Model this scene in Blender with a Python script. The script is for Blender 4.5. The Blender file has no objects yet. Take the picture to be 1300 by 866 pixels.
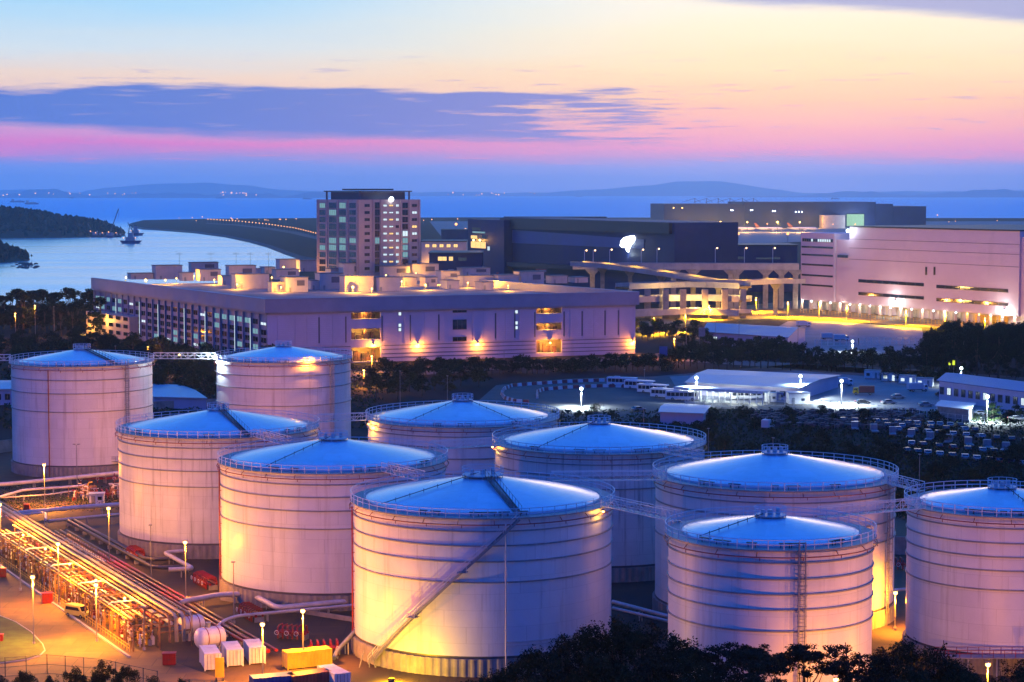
import bpy, math, random
from mathutils import Vector, Matrix
from math import sin, cos, pi, radians as R

random.seed(7)
S = bpy.context.scene
COL = S.collection

# ------------------------------------------------------------------ camera
CAMZ, FPX, YH = 71.0, 2600.0, 243.0
TH = math.atan((433 - YH) / FPX)
cam_data = bpy.data.cameras.new('camera')
cam = bpy.data.objects.new('camera', cam_data)
COL.objects.link(cam)
cam.location = (0, 0, CAMZ)
cam.rotation_euler = (pi / 2 - TH, 0, 0)
cam_data.sensor_width = 36
cam_data.lens = 36 * FPX / 1300
cam_data.clip_start = 1
cam_data.clip_end = 90000
S.camera = cam

# ------------------------------------------------------------------ sky
W = bpy.data.worlds.new('World')
S.world = W
W.use_nodes = True


class NT:
    """small helper around a node tree"""
    def __init__(s, t):
        s.t = t
        t.nodes.clear()

    def n(s, typ, **kw):
        nd = s.t.nodes.new(typ)
        for k, v in kw.items():
            if k.startswith('i_'):
                nd.inputs[int(k[2:])].default_value = v
            else:
                setattr(nd, k, v)
        return nd

    def l(s, a, b):
        s.t.links.new(a, b)

    def math(s, op, a, b=None, c=None, clamp=False):
        nd = s.t.nodes.new('ShaderNodeMath')
        nd.operation = op
        nd.use_clamp = clamp
        for i, x in enumerate((a, b, c)):
            if x is None:
                continue
            if isinstance(x, (int, float)):
                nd.inputs[i].default_value = x
            else:
                s.l(x, nd.inputs[i])
        return nd.outputs[0]

    def smooth(s, x, a, b, lo=0.0, hi=1.0):
        nd = s.t.nodes.new('ShaderNodeMapRange')
        nd.interpolation_type = 'SMOOTHSTEP'
        nd.inputs[1].default_value = a
        nd.inputs[2].default_value = b
        nd.inputs[3].default_value = lo
        nd.inputs[4].default_value = hi
        s.l(x, nd.inputs[0])
        return nd.outputs[0]

    def mix(s, f, a, b, blend='MIX'):
        nd = s.t.nodes.new('ShaderNodeMix')
        nd.data_type = 'RGBA'
        nd.blend_type = blend
        for sock, x in ((nd.inputs[0], f), (nd.inputs[6], a), (nd.inputs[7], b)):
            if isinstance(x, (int, float)):
                sock.default_value = x
            elif isinstance(x, tuple):
                sock.default_value = x if len(x) == 4 else (*x, 1)
            else:
                s.l(x, sock)
        return nd.outputs[2]

    def ramp(s, fac, stops):
        nd = s.t.nodes.new('ShaderNodeValToRGB')
        e = nd.color_ramp.elements
        while len(e) < len(stops):
            e.new(0.5)
        for i, (p, c) in enumerate(stops):
            e[i].position = p
            e[i].color = (*c, 1)
        s.l(fac, nd.inputs[0])
        return nd.outputs[0]


def lin(*c):
    return tuple((x / 255 / 12.92) if x / 255 <= 0.04045 else ((x / 255 + 0.055) / 1.055) ** 2.4 for x in c)


SUN_AZ, SUN_EL = R(8), R(3)
w = NT(W.node_tree)
tc = w.n('ShaderNodeTexCoord')
sep = w.n('ShaderNodeSeparateXYZ')
w.l(tc.outputs['Generated'], sep.inputs[0])
az = w.math('ARCTAN2', sep.outputs[0], sep.outputs[1])
el = w.math('ARCSINE', sep.outputs[2])
# streaky coordinates: clouds are long level sheets seen edge-on near the horizon
cv = w.n('ShaderNodeCombineXYZ')
w.l(w.math('MULTIPLY', az, 9.0), cv.inputs[0])
w.l(w.math('MULTIPLY', el, 95.0), cv.inputs[1])
n1 = w.n('ShaderNodeTexNoise', i_2=1.0, i_3=6.0, i_4=0.55)
w.l(cv.outputs[0], n1.inputs[0])
cv2 = w.n('ShaderNodeCombineXYZ')
w.l(w.math('MULTIPLY', az, 26.0), cv2.inputs[0])
w.l(w.math('MULTIPLY', el, 420.0), cv2.inputs[1])
n2 = w.n('ShaderNodeTexNoise', i_2=1.0, i_3=4.0, i_4=0.6)
w.l(cv2.outputs[0], n2.inputs[0])
f1 = w.math('SUBTRACT', n1.outputs[0], 0.5)
f2 = w.math('SUBTRACT', n2.outputs[0], 0.5)
elw = w.math('ADD', el, w.math('MULTIPLY', f1, 0.012))
elc = w.math('SQRT', w.math('MAXIMUM', elw, 0.0))      # stretch the low sky
q = lambda e: math.sqrt(e)
warm = w.ramp(elc, [
    (0.0, lin(96, 152, 246)), (q(.012), lin(112, 152, 240)), (q(.0155), lin(186, 140, 212)), (q(.020), lin(238, 138, 196)),
    (q(.030), lin(250, 168, 182)), (q(.044), lin(253, 203, 172)), (q(.060), lin(253, 230, 190)), (q(.078), lin(252, 244, 216)),
    (q(.10), lin(246, 250, 246)), (q(.14), lin(196, 234, 255)), (q(.26), lin(104, 192, 255)), (q(.5), lin(26, 134, 255)),
    (q(.9), lin(6, 104, 255)), (1.0, lin(5, 100, 255))])
cool = w.ramp(elc, [
    (0.0, lin(92, 152, 246)), (q(.012), lin(108, 152, 240)), (q(.0165), lin(176, 140, 214)), (q(.023), lin(246, 112, 192)),
    (q(.028), lin(226, 150, 206)), (q(.040), lin(238, 190, 190)), (q(.054), lin(250, 222, 200)), (q(.068), lin(216, 232, 240)),
    (q(.09), lin(166, 221, 255)), (q(.14), lin(158, 218, 255)), (q(.26), lin(96, 186, 255)), (q(.5), lin(26, 132, 255)),
    (q(.9), lin(6, 104, 255)), (1.0, lin(5, 100, 255))])
back = w.ramp(elc, [          # the sky away from the sunset: dusky violet low down, the same blue overhead
    (0.0, lin(34, 58, 168)), (q(.05), lin(42, 64, 184)), (q(.14), lin(40, 76, 208)), (q(.3), lin(24, 92, 238)), (q(.5), lin(12, 106, 252)),
    (q(.9), lin(6, 104, 255)), (1.0, lin(5, 100, 255))])
base = w.mix(w.smooth(az, -0.16, 0.12), cool, warm)
base = w.mix(w.smooth(w.math('ABSOLUTE', az), 0.7, 2.2), base, back)
# the dark cloud bank over the left two thirds
bank = w.math('MULTIPLY', w.smooth(w.math('ADD', el, w.math('ADD', w.math('MULTIPLY', f1, 0.016), w.math('MULTIPLY', az, 0.030))), .0205, .0275),
              w.smooth(w.math('ADD', el, w.math('ADD', w.math('MULTIPLY', f1, 0.026), w.math('MULTIPLY', f2, 0.010))), .0515, .0455))
bank = w.math('MULTIPLY', bank, w.smooth(w.math('ADD', az, w.math('ADD', w.math('MULTIPLY', f1, 0.20), w.math('MULTIPLY', f2, 0.30))), 0.075, -0.005))
bank = w.math('MULTIPLY', bank, 0.97)
col = w.mix(bank, base, lin(8, 110, 214))
# high cloud edge entering at the upper right and thin wisps everywhere
hi_c = w.math('MULTIPLY', w.smooth(w.math('ADD', w.math('ADD', el, w.math('MULTIPLY', f1, 0.014)), w.math('MULTIPLY', az, 0.086)), .0965, .1045),
              w.smooth(w.math('ADD', el, w.math('MULTIPLY', f1, 0.06)), .21, .15))
hi_c = w.math('MULTIPLY', hi_c, w.smooth(az, 0.03, 0.11))
col = w.mix(w.math('MULTIPLY', hi_c, 0.85), col, lin(112, 146, 218))
wisp = w.math('MULTIPLY', w.smooth(n2.outputs[0], 0.58, 0.70), w.math('MULTIPLY', w.smooth(el, .018, .03), w.smooth(el, .075, .05)))
col = w.mix(w.math('MULTIPLY', wisp, 0.55), col, lin(150, 150, 214))
glow = w.math('MULTIPLY', w.smooth(n2.outputs[0], 0.55, 0.66), w.math('MULTIPLY', w.smooth(el, .011, .016), w.smooth(el, .024, .019)))
col = w.mix(w.math('MULTIPLY', glow, 0.6), col, lin(250, 132, 190))
nishita = w.n('ShaderNodeTexSky', sky_type='NISHITA', sun_disc=False, sun_elevation=SUN_EL, sun_rotation=SUN_AZ)
bg1 = w.n('ShaderNodeBackground', i_1=1.0)
w.l(col, bg1.inputs[0])
bg2 = w.n('ShaderNodeBackground', i_1=0.008)
w.l(nishita.outputs[0], bg2.inputs[0])
ad = w.n('ShaderNodeAddShader')
w.l(bg1.outputs[0], ad.inputs[0])
w.l(bg2.outputs[0], ad.inputs[1])
wo = w.n('ShaderNodeOutputWorld')
w.l(ad.outputs[0], wo.inputs[0])

# ------------------------------------------------------------------ sun (just set, behind the haze: very weak and soft)
sun_d = bpy.data.lights.new('sun', 'SUN')
sun_d.energy = 0.10
sun_d.angle = R(12)
sun_d.color = (1.0, .78, .62)
sun = bpy.data.objects.new('sun', sun_d)
COL.objects.link(sun)
sv = Vector((sin(SUN_AZ) * cos(SUN_EL), cos(SUN_AZ) * cos(SUN_EL), sin(SUN_EL)))
sun.rotation_euler = sv.to_track_quat('Z', 'Y').to_euler()

S.view_settings.view_transform = 'Standard'
S.view_settings.look = 'None'
S.view_settings.exposure = 0.0
S.view_settings.gamma = 1.0
S.view_settings.use_curve_mapping = False
S.render.engine = 'CYCLES'
S.cycles.use_denoising = True
S.cycles.use_adaptive_sampling = True
S.cycles.adaptive_threshold = 0.02
S.cycles.max_bounces = 5
S.cycles.diffuse_bounces = 2
S.cycles.glossy_bounces = 3
S.cycles.transmission_bounces = 3
S.cycles.volume_bounces = 1
S.cycles.sample_clamp_indirect = 4
S.cycles.sample_clamp_direct = 0
S.cycles.use_light_tree = True


# ------------------------------------------------------------------ photo geometry: pixel -> place
def ray(px, py):
    a, b = (px - 650) / FPX, (433 - py) / FPX
    return Vector((a, cos(TH) + b * sin(TH), -sin(TH) + b * cos(TH)))


def P(px, py, z=0.0):
    d = ray(px, py)
    t = (z - CAMZ) / d.z
    return Vector((d.x * t, d.y * t, z))


def PD(px, py, dist):
    d = ray(px, py)
    t = dist / d.y
    return Vector((d.x * t, dist, CAMZ + d.z * t))


def hgt(py, pt, px=650):
    return PD(px, py, pt[1]).z


def mpp(dist):
    return dist / FPX


# ------------------------------------------------------------------ mesh collecting
class MB:
    def __init__(s):
        s.v, s.f = [], []

    def add(s, vs, fs):
        n = len(s.v)
        s.v += [tuple(x) for x in vs]
        s.f += [tuple(i + n for i in f) for f in fs]
        return s

    BOXF = [(0, 3, 2, 1), (4, 5, 6, 7), (0, 1, 5, 4), (1, 2, 6, 5), (2, 3, 7, 6), (3, 0, 4, 7)]

    def box(s, x0, y0, z0, x1, y1, z1):
        return s.add([(x0, y0, z0), (x1, y0, z0), (x1, y1, z0), (x0, y1, z0), (x0, y0, z1), (x1, y0, z1), (x1, y1, z1), (x0, y1, z1)], s.BOXF)

    def prism(s, poly, z0, z1):
        n = len(poly)
        a = sum(poly[i][0] * poly[(i + 1) % n][1] - poly[(i + 1) % n][0] * poly[i][1] for i in range(n))
        if a < 0:
            poly = poly[::-1]
        vs = [(p[0], p[1], z0) for p in poly] + [(p[0], p[1], z1) for p in poly]
        fs = [tuple(range(n - 1, -1, -1)), tuple(range(n, 2 * n))] + [(i, (i + 1) % n, n + (i + 1) % n, n + i) for i in range(n)]
        return s.add(vs, fs)

    def sheet(s, poly, z):
        n = len(poly)
        a = sum(poly[i][0] * poly[(i + 1) % n][1] - poly[(i + 1) % n][0] * poly[i][1] for i in range(n))
        if a < 0:
            poly = poly[::-1]
        return s.add([(p[0], p[1], z) for p in poly], [tuple(range(n))])

    def extr(s, prof, x0, x1):
        """profile in (y, z), extruded along x"""
        n = len(prof)
        a = sum(prof[i][0] * prof[(i + 1) % n][1] - prof[(i + 1) % n][0] * prof[i][1] for i in range(n))
        if a < 0:
            prof = prof[::-1]
        vs = [(x0, p[0], p[1]) for p in prof] + [(x1, p[0], p[1]) for p in prof]
        fs = [tuple(range(n - 1, -1, -1)), tuple(range(n, 2 * n))] + [(i, (i + 1) % n, n + (i + 1) % n, n + i) for i in range(n)]
        return s.add(vs, fs)

    def beam(s, p, q, w=.1, h=None):
        p, q = Vector(p), Vector(q)
        h = h or w
        d = (q - p)
        if d.length < 1e-6:
            return s
        d.normalize()
        up = Vector((0, 0, 1)) if abs(d.z) < .95 else Vector((0, 1, 0))
        a = d.cross(up).normalized() * w / 2
        b = a.cross(d).normalized() * h / 2
        return s.add([p - a - b, p + a - b, p + a + b, p - a + b, q - a - b, q + a - b, q + a + b, q - a + b],
                     [(0, 3, 2, 1), (4, 5, 6, 7), (0, 1, 5, 4), (1, 2, 6, 5), (2, 3, 7, 6), (3, 0, 4, 7)][::1])

    def tube(s, pts, r, n=8, closed=False, cap=True):
        pts = [Vector(p) for p in pts]
        m = len(pts)
        rs = r if isinstance(r, (list, tuple)) else [r] * m
        base = len(s.v)
        ref = None
        for i, p in enumerate(pts):
            a = pts[(i - 1) % m] if (i > 0 or closed) else p
            b = pts[(i + 1) % m] if (i < m - 1 or closed) else p
            t = (b - a).normalized()
            if ref is None:
                ref = Vector((0, 0, 1)) if abs(t.z) < .9 else Vector((1, 0, 0))
            u = t.cross(ref)
            u = u.normalized() if u.length > 1e-4 else t.cross(Vector((0, 1, 0.1))).normalized()
            v = u.cross(t)
            ref = v
            for k in range(n):
                an = 2 * pi * k / n
                s.v.append(tuple(p + (u * cos(an) + v * sin(an)) * rs[i]))
        for i in range(m if closed else m - 1):
            j = (i + 1) % m
            for k in range(n):
                k2 = (k + 1) % n
                s.f.append((base + i * n + k, base + i * n + k2, base + j * n + k2, base + j * n + k))
        if cap and not closed:
            s.f.append(tuple(base + k for k in range(n - 1, -1, -1)))
            s.f.append(tuple(base + (m - 1) * n + k for k in range(n)))
        return s

    def lathe(s, prof, n=48, cx=0, cy=0, a0=0, a1=2 * pi):
        """prof: list of (r, z)"""
        full = abs(a1 - a0 - 2 * pi) < 1e-6
        c = n if full else n + 1
        base = len(s.v)
        for r, z in prof:
            for k in range(c):
                a = a0 + (a1 - a0) * k / n
                s.v.append((cx + r * cos(a), cy + r * sin(a), z))
        for i in range(len(prof) - 1):
            for k in range(n):
                k2 = (k + 1) % c
                s.f.append((base + i * c + k, base + i * c + k2, base + (i + 1) * c + k2, base + (i + 1) * c + k))
        return s

    def cyl(s, x, y, z0, z1, r, n=12, r1=None):
        r1 = r if r1 is None else r1
        return s.lathe([(0.0001, z0), (r, z0), (r1, z1), (0.0001, z1)], n, x, y)

    def ball(s, c, r, n=10, sz=1.0):
        return s.lathe([(max(1e-4, r * sin(pi * i / (n // 2 + 1))), c[2] - r * sz * cos(pi * i / (n // 2 + 1))) for i in range(n // 2 + 2)], n, c[0], c[1])

    def build(s, name, mat, parent=None, smooth=None, loc=None, rz=0):
        me = bpy.data.meshes.new(name)
        me.from_pydata(s.v, [], s.f)
        me.materials.append(mat)
        if smooth:
            me.polygons.foreach_set('use_smooth', [True] * len(me.polygons))
            me.update()
            try:
                me.set_sharp_from_angle(angle=R(smooth if smooth is not True else 40))
            except Exception:
                pass
        o = bpy.data.objects.new(name, me)
        COL.objects.link(o)
        if loc is not None:
            o.location = loc
        o.rotation_euler.z = rz
        if parent:
            o.parent = parent
        return o


def tag(o, label, cat, group=None):
    o['label'] = label
    o['category'] = cat
    if group:
        o['group'] = group
    return o


def thing(name, label, cat, loc=(0, 0, 0), rz=0, group=None):
    o = bpy.data.objects.new(name, None)
    COL.objects.link(o)
    o.location = loc
    o.rotation_euler.z = rz
    return tag(o, label, cat, group)


def struct(o, label, kind='structure'):
    o['kind'] = kind
    o['label'] = label
    return o


def clone(o, parent=None):
    c = o.copy()
    COL.objects.link(c)
    c.parent = parent
    for ch in o.children:
        clone(ch, c)
    return c


def place(o, loc, rz=0, label=None, scale=None, group=None):
    o.location = loc
    o.rotation_euler.z = rz
    if scale is not None:
        o.scale = (scale,) * 3 if isinstance(scale, (int, float)) else scale
    if label:
        o['label'] = label
    if group:
        o['group'] = group
    return o


class Stock:
    """first use hands out the prototype itself, later uses hand out copies of it and its parts"""
    def __init__(s, maker):
        s.maker, s.o, s.used = maker, None, False

    def get(s):
        if s.o is None:
            s.o = s.maker()
            return s.o
        return clone(s.o)


def light(loc, power, color, radius=.25, parent=None, name='lamp_light', spot=None, rot=None):
    d = bpy.data.lights.new(name, 'SPOT' if spot else 'POINT')
    d.energy = power * (5.5 if color is WHITE else 3.6)
    d.color = color
    d.shadow_soft_size = radius
    if spot:
        d.spot_size = spot
        d.spot_blend = .6
    o = bpy.data.objects.new(name, d)
    COL.objects.link(o)
    o.location = loc
    if rot:
        o.rotation_euler = rot
    if parent:
        o.parent = parent
    return o


ORD = ['zeroth', 'first', 'second', 'third', 'fourth', 'fifth', 'sixth', 'seventh', 'eighth', 'ninth', 'tenth', 'eleventh', 'twelfth', 'thirteenth',
       'fourteenth', 'fifteenth', 'sixteenth', 'seventeenth', 'eighteenth', 'nineteenth', 'twentieth']


def nth(i):
    if i < len(ORD):
        return ORD[i]
    t, u = divmod(i, 10)
    tens = {2: 'twenty', 3: 'thirty', 4: 'forty', 5: 'fifty', 6: 'sixty'}[t]
    return (tens[:-1] + 'ieth') if u == 0 else f'{tens}-{ORD[u]}'


# ------------------------------------------------------------------ materials
SODIUM = (1.0, .31, .014)
AMBER = (1.0, .46, .05)
WHITE = (.78, .95, 1.0)
MATS = {}


def mat(name, col, rough=.6, metal=0.0, noise=None, bump=None, spec=.5, streak=None, col2=None, slabs=None, plates=None, coat=0.0):
    m = bpy.data.materials.new(name)
    m.use_nodes = True
    t = NT(m.node_tree)
    b = t.n('ShaderNodeBsdfPrincipled')
    o = t.n('ShaderNodeOutputMaterial')
    t.l(b.outputs[0], o.inputs[0])
    b.inputs['Base Color'].default_value = (*col, 1)
    b.inputs['Roughness'].default_value = rough
    b.inputs['Metallic'].default_value = metal
    b.inputs['Specular IOR Level'].default_value = spec
    if coat:
        b.inputs['Coat Weight'].default_value = coat
        b.inputs['Coat Roughness'].default_value = .16
    if noise or streak or bump or plates or slabs:
        tcn = t.n('ShaderNodeTexCoord')
    c = None
    if noise:
        sc, amt = noise
        nz = t.n('ShaderNodeTexNoise', i_2=sc, i_3=6.0, i_4=.6)
        t.l(tcn.outputs['Object'], nz.inputs[0])
        dark = col2 or tuple(x * (1 - amt) for x in col)
        c = t.mix(t.smooth(nz.outputs[0], .36, .64), dark, tuple(col))
        t.l(c, b.inputs['Base Color'])
        t.l(t.math('MULTIPLY_ADD', nz.outputs[0], .25, rough - .12, clamp=True), b.inputs['Roughness'])
    if streak:
        sc, zs, amt, scol = streak
        mp = t.n('ShaderNodeMapping')
        mp.inputs['Scale'].default_value = (sc, sc, zs)
        t.l(tcn.outputs['Object'], mp.inputs[0])
        nz2 = t.n('ShaderNodeTexNoise', i_2=1.0, i_3=5.0, i_4=.65)
        t.l(mp.outputs[0], nz2.inputs[0])
        fac = t.math('MULTIPLY', t.smooth(nz2.outputs[0], .5, .72), amt)
        c = t.mix(fac, c if c is not None else tuple(col), scol)
        t.l(c, b.inputs['Base Color'])
    if slabs:                       # cast joints and tone changes from slab to slab
        bk = t.n('ShaderNodeTexBrick')
        bk.inputs['Scale'].default_value = 1.0
        bk.inputs['Brick Width'].default_value = slabs
        bk.inputs['Row Height'].default_value = slabs * .8
        bk.inputs['Mortar Size'].default_value = .07
        bk.inputs['Color1'].default_value = (1, 1, 1, 1)
        bk.inputs['Color2'].default_value = (.70, .70, .70, 1)
        bk.inputs['Mortar'].default_value = (.45, .45, .45, 1)
        t.l(tcn.outputs['Object'], bk.inputs[0])
        c = t.mix(1.0, c, bk.outputs[0], 'MULTIPLY')
        st_ = t.n('ShaderNodeTexNoise', i_2=.035, i_3=7.0, i_4=.7)
        t.l(tcn.outputs['Object'], st_.inputs[0])
        c = t.mix(t.math('MULTIPLY', t.smooth(st_.outputs[0], .53, .66), .6), c, tuple(x * .3 for x in col))
        t.l(c, b.inputs['Base Color'])
    if plates:                      # welded plates: course lines, staggered upright seams
        kind_, na, hz_ = plates
        sx = t.n('ShaderNodeSeparateXYZ')
        t.l(tcn.outputs['Object'], sx.inputs[0])
        ang = t.math('DIVIDE', t.math('ARCTAN2', sx.outputs[1], sx.outputs[0]), 2 * pi)
        along = sx.outputs[2] if kind_ == 'shell' else t.math('SQRT', t.math('ADD', t.math('MULTIPLY', sx.outputs[0], sx.outputs[0]), t.math('MULTIPLY', sx.outputs[1], sx.outputs[1])))
        row = t.math('DIVIDE', along, hz_)
        fr = t.math('FRACT', row)
        l1 = t.smooth(t.math('ABSOLUTE', t.math('SUBTRACT', fr, .5)), .5 - .05 / hz_ * 1.2, .5)
        u_ = t.math('ADD', t.math('MULTIPLY', ang, na), t.math('MULTIPLY', t.math('FLOOR', row), .37))
        l2 = t.smooth(t.math('ABSOLUTE', t.math('SUBTRACT', t.math('FRACT', t.math('ADD', u_, 8.0)), .5)), .5 - .012, .5)
        cell = t.n('ShaderNodeTexWhiteNoise', noise_dimensions='2D')
        cc = t.n('ShaderNodeCombineXYZ')
        t.l(t.math('FLOOR', t.math('ADD', u_, 8.0)), cc.inputs[0])
        t.l(t.math('FLOOR', row), cc.inputs[1])
        t.l(cc.outputs[0], cell.inputs[0])
        tone = t.math('MULTIPLY_ADD', cell.outputs[0], .07 if kind_ == 'shell' else .12, .94 if kind_ == 'shell' else .88)
        tone = t.math('MULTIPLY', tone, t.math('SUBTRACT', 1.0, t.math('MULTIPLY', t.math('MAXIMUM', l1, l2), .20)))
        tn = t.n('ShaderNodeCombineXYZ')
        for k_ in range(3):
            t.l(tone, tn.inputs[k_])
        c = t.mix(1.0, c if c is not None else tuple(col), tn.outputs[0], 'MULTIPLY')
        t.l(c, b.inputs['Base Color'])
    if bump:
        sc, st = bump
        nb = t.n('ShaderNodeTexNoise', i_2=sc, i_3=5.0)
        t.l(tcn.outputs['Object'], nb.inputs[0])
        bp = t.n('ShaderNodeBump')
        bp.inputs['Strength'].default_value = st
        bp.inputs['Distance'].default_value = .1
        t.l(nb.outputs[0], bp.inputs['Height'])
        t.l(bp.outputs[0], b.inputs['Normal'])
    MATS[name] = m
    return m


def emat(name, col, strength):
    m = bpy.data.materials.new(name)
    m.use_nodes = True
    t = NT(m.node_tree)
    e = t.n('ShaderNodeEmission')
    e.inputs[0].default_value = (*col, 1)
    e.inputs[1].default_value = strength
    o = t.n('ShaderNodeOutputMaterial')
    t.l(e.outputs[0], o.inputs[0])
    m.cycles.emission_sampling = 'NONE'
    MATS[name] = m
    return m


M = MATS
mat('shell_paint', (.74, .73, .72), .42, noise=(.22, .07), streak=(.8, .045, .42, (.36, .31, .28)), spec=.5, plates=('shell', 14, 2.45))
mat('shell_stain', (.70, .69, .67), .42, noise=(.22, .10), streak=(1.3, .05, .75, (.22, .20, .19)), spec=.5, plates=('shell', 14, 2.45))
mat('roof_paint', (.64, .76, .88), .32, noise=(.12, .12), streak=(.6, 3.0, .3, (.40, .44, .5)), spec=.7, plates=('roof', 26, 4.6), bump=(.5, .55), coat=.7)
mat('ring_steel', (.46, .47, .50), .45, noise=(.8, .15))
mat('rail_steel', (.66, .67, .70), .4, metal=.1)
mat('pole_steel', (.22, .22, .23), .5, metal=.3)
mat('dark_steel', (.07, .07, .08), .5, metal=.2)
mat('grey_steel', (.28, .29, .31), .5, metal=.2, noise=(.9, .25))
mat('rust_steel', (.34, .17, .07), .6, noise=(1.2, .5))
mat('red_pipe_paint', (.26, .014, .012), .35, noise=(.7, .3))
mat('red_paint', (.30, .016, .012), .4, noise=(.7, .3))
mat('white_paint', (.74, .74, .73), .4, noise=(.5, .15), streak=(1.0, .2, .4, (.35, .30, .26)))
mat('pipe_lag', (.60, .57, .55), .38, noise=(.6, .2))
mat('pipe_warm', (.46, .36, .20), .4, noise=(.8, .35))
mat('van_yellow', (.74, .60, .10), .3)
mat('yellow_paint', (.72, .46, .03), .45, noise=(.6, .2))
mat('blue_paint', (.03, .07, .30), .45, noise=(.6, .2))
mat('maroon_paint', (.30, .06, .05), .45, noise=(.6, .25))
mat('concrete', (.30, .28, .26), .8, noise=(.35, .3), bump=(3, .3), streak=(1.4, .12, .5, (.14, .12, .1)))
mat('concrete_pale', (.42, .40, .38), .8, noise=(.2, .2), bump=(3, .2), streak=(.3, .04, .35, (.22, .2, .19)))
mat('asphalt', (.075, .072, .072), .75, noise=(.09, .45), bump=(4, .2))
mat('yard_floor', (.075, .042, .020), .8, noise=(.07, .45), bump=(2.5, .4), col2=(.034, .022, .014), slabs=9.0)
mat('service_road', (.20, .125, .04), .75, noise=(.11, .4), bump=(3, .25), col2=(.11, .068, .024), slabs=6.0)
mat('apron', (.22, .22, .22), .7, noise=(.05, .3))
mat('soil', (.016, .019, .024), .9, noise=(.03, .5), bump=(1, .6), col2=(.007, .010, .011), spec=.1)
mat('lawn', (.05, .10, .02), .85, noise=(.5, .5), bump=(6, .6))
mat('rock', (.09, .085, .08), .9, noise=(.1, .5), bump=(.5, .8))
mat('hill_green', (.025, .04, .018), .95, noise=(.02, .5), bump=(.2, .8))
mat('far_hill', (.16, .20, .24), .95)  # paler than woodland: part of the distance haze is put into the colour
mat('leaf_dark', (0.0136, 0.0310, 0.0112), .75, noise=(.6, .5), col2=(0.0062, 0.0161, 0.0062), spec=.15)
mat('leaf_mid', (0.0310, 0.0527, 0.0136), .75, noise=(.6, .5), col2=(0.0136, 0.0260, 0.0087), spec=.15)
mat('leaf_olive', (0.0465, 0.0527, 0.0124), .75, noise=(.6, .5), col2=(0.0248, 0.0310, 0.0087), spec=.15)
mat('leaf_needle', (0.0112, 0.0236, 0.0124), .75, noise=(.6, .5), col2=(0.0050, 0.0112, 0.0062), spec=.15)
mat('bark', (.09, .065, .045), .9, noise=(2, .5))
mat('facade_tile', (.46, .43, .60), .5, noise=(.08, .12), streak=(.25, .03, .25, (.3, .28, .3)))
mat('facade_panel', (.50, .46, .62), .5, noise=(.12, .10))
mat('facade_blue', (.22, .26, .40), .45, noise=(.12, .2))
mat('parapet', (.27, .28, .38), .5, noise=(.1, .15))
mat('gap_dark', (.10, .10, .15), .6)
mat('pink_tile', (.50, .38, .36), .5, noise=(.1, .12))
mat('roof_felt', (.26, .24, .23), .85, noise=(.06, .35))
mat('unit_wall', (.52, .47, .46), .6, noise=(.15, .15), streak=(.5, .06, .3, (.3, .27, .26)))
mat('warehouse', (.58, .46, .55), .55, noise=(.04, .08), streak=(.12, .02, .25, (.42, .34, .40)))
mat('navy_clad', (.012, .024, .12), .55, noise=(.05, .25), spec=.3, streak=(.12, .02, .5, (.02, .03, .09)))
mat('navy_light', (.06, .10, .28), .5, noise=(.05, .2))
mat('black_clad', (.012, .014, .035), .5)
mat('glass_dark', (.012, .016, .03), .08, spec=.8)
mat('roof_blue', (.06, .12, .36), .4, noise=(.1, .2))
mat('roof_sheet', (.42, .50, .56), .4, noise=(.06, .2), streak=(.5, .5, .3, (.28, .34, .4)))
mat('car_white', (.75, .75, .75), .25)
mat('car_silver', (.32, .33, .35), .28, metal=.4)
mat('car_dark', (.02, .022, .028), .25)
mat('car_red', (.35, .02, .02), .3)
mat('tyre', (.015, .015, .015), .8)
mat('plastic_white', (.55, .55, .58), .5)
mat('plastic_red', (.22, .02, .04), .5)
mat('crate_mix', (.20, .10, .09), .7, noise=(.4, .7), col2=(.03, .03, .05))
emat('bulb_sodium', (1.0, .55, .13), 11)
emat('bulb_white', (.80, .95, 1.0), 14)
emat('bulb_dim', (1.0, .6, .3), 5)
emat('win_cyan', (.36, .72, .85), .5)
emat('win_pale', (.70, .86, .95), 1.1)
emat('win_green', (.45, .80, .55), .9)
emat('win_warm', (1.0, .62, .22), 1.4)
emat('sign_white', (.9, .97, 1.0), 7)
emat('far_light', (1.0, .42, .14), 3)
emat('pane_dim', (.06, .09, .16), .5)
emat('sign_yellow', (.7, .85, .05), 1.2)

sea = bpy.data.materials.new('sea_water')
sea.use_nodes = True
t = NT(sea.node_tree)
b = t.n('ShaderNodeBsdfPrincipled')
o = t.n('ShaderNodeOutputMaterial')
t.l(b.outputs[0], o.inputs[0])
b.inputs['Base Color'].default_value = (.88, .97, 1.0, 1)
b.inputs['IOR'].default_value = 1.6
b.inputs['Metallic'].default_value = .92
tcn = t.n('ShaderNodeTexCoord')
mp = t.n('ShaderNodeMapping')
mp.inputs['Scale'].default_value = (.0016, .008, 1)
mp.inputs['Rotation'].default_value = (0, 0, .12)
t.l(tcn.outputs['Object'], mp.inputs[0])
nz = t.n('ShaderNodeTexNoise', i_2=1.0, i_3=4.0, i_4=.55)
t.l(mp.outputs[0], nz.inputs[0])
sy = t.n('ShaderNodeSeparateXYZ')
t.l(tcn.outputs['Object'], sy.inputs[0])
opn = t.smooth(sy.outputs[1], 3200, 6500)          # sheltered channel calm, open sea choppy
t.l(t.math('ADD', t.smooth(nz.outputs[0], .35, .65, .17, .26), t.math('MULTIPLY', opn, .42)), b.inputs['Roughness'])
t.l(t.math('SUBTRACT', .92, t.math('MULTIPLY', opn, .45)), b.inputs['Metallic'])
t.l(t.mix(opn, (1.0, 1.0, 1.0), (.34, .84, .92)), b.inputs['Base Color'])
MATS['sea_water'] = sea

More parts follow.
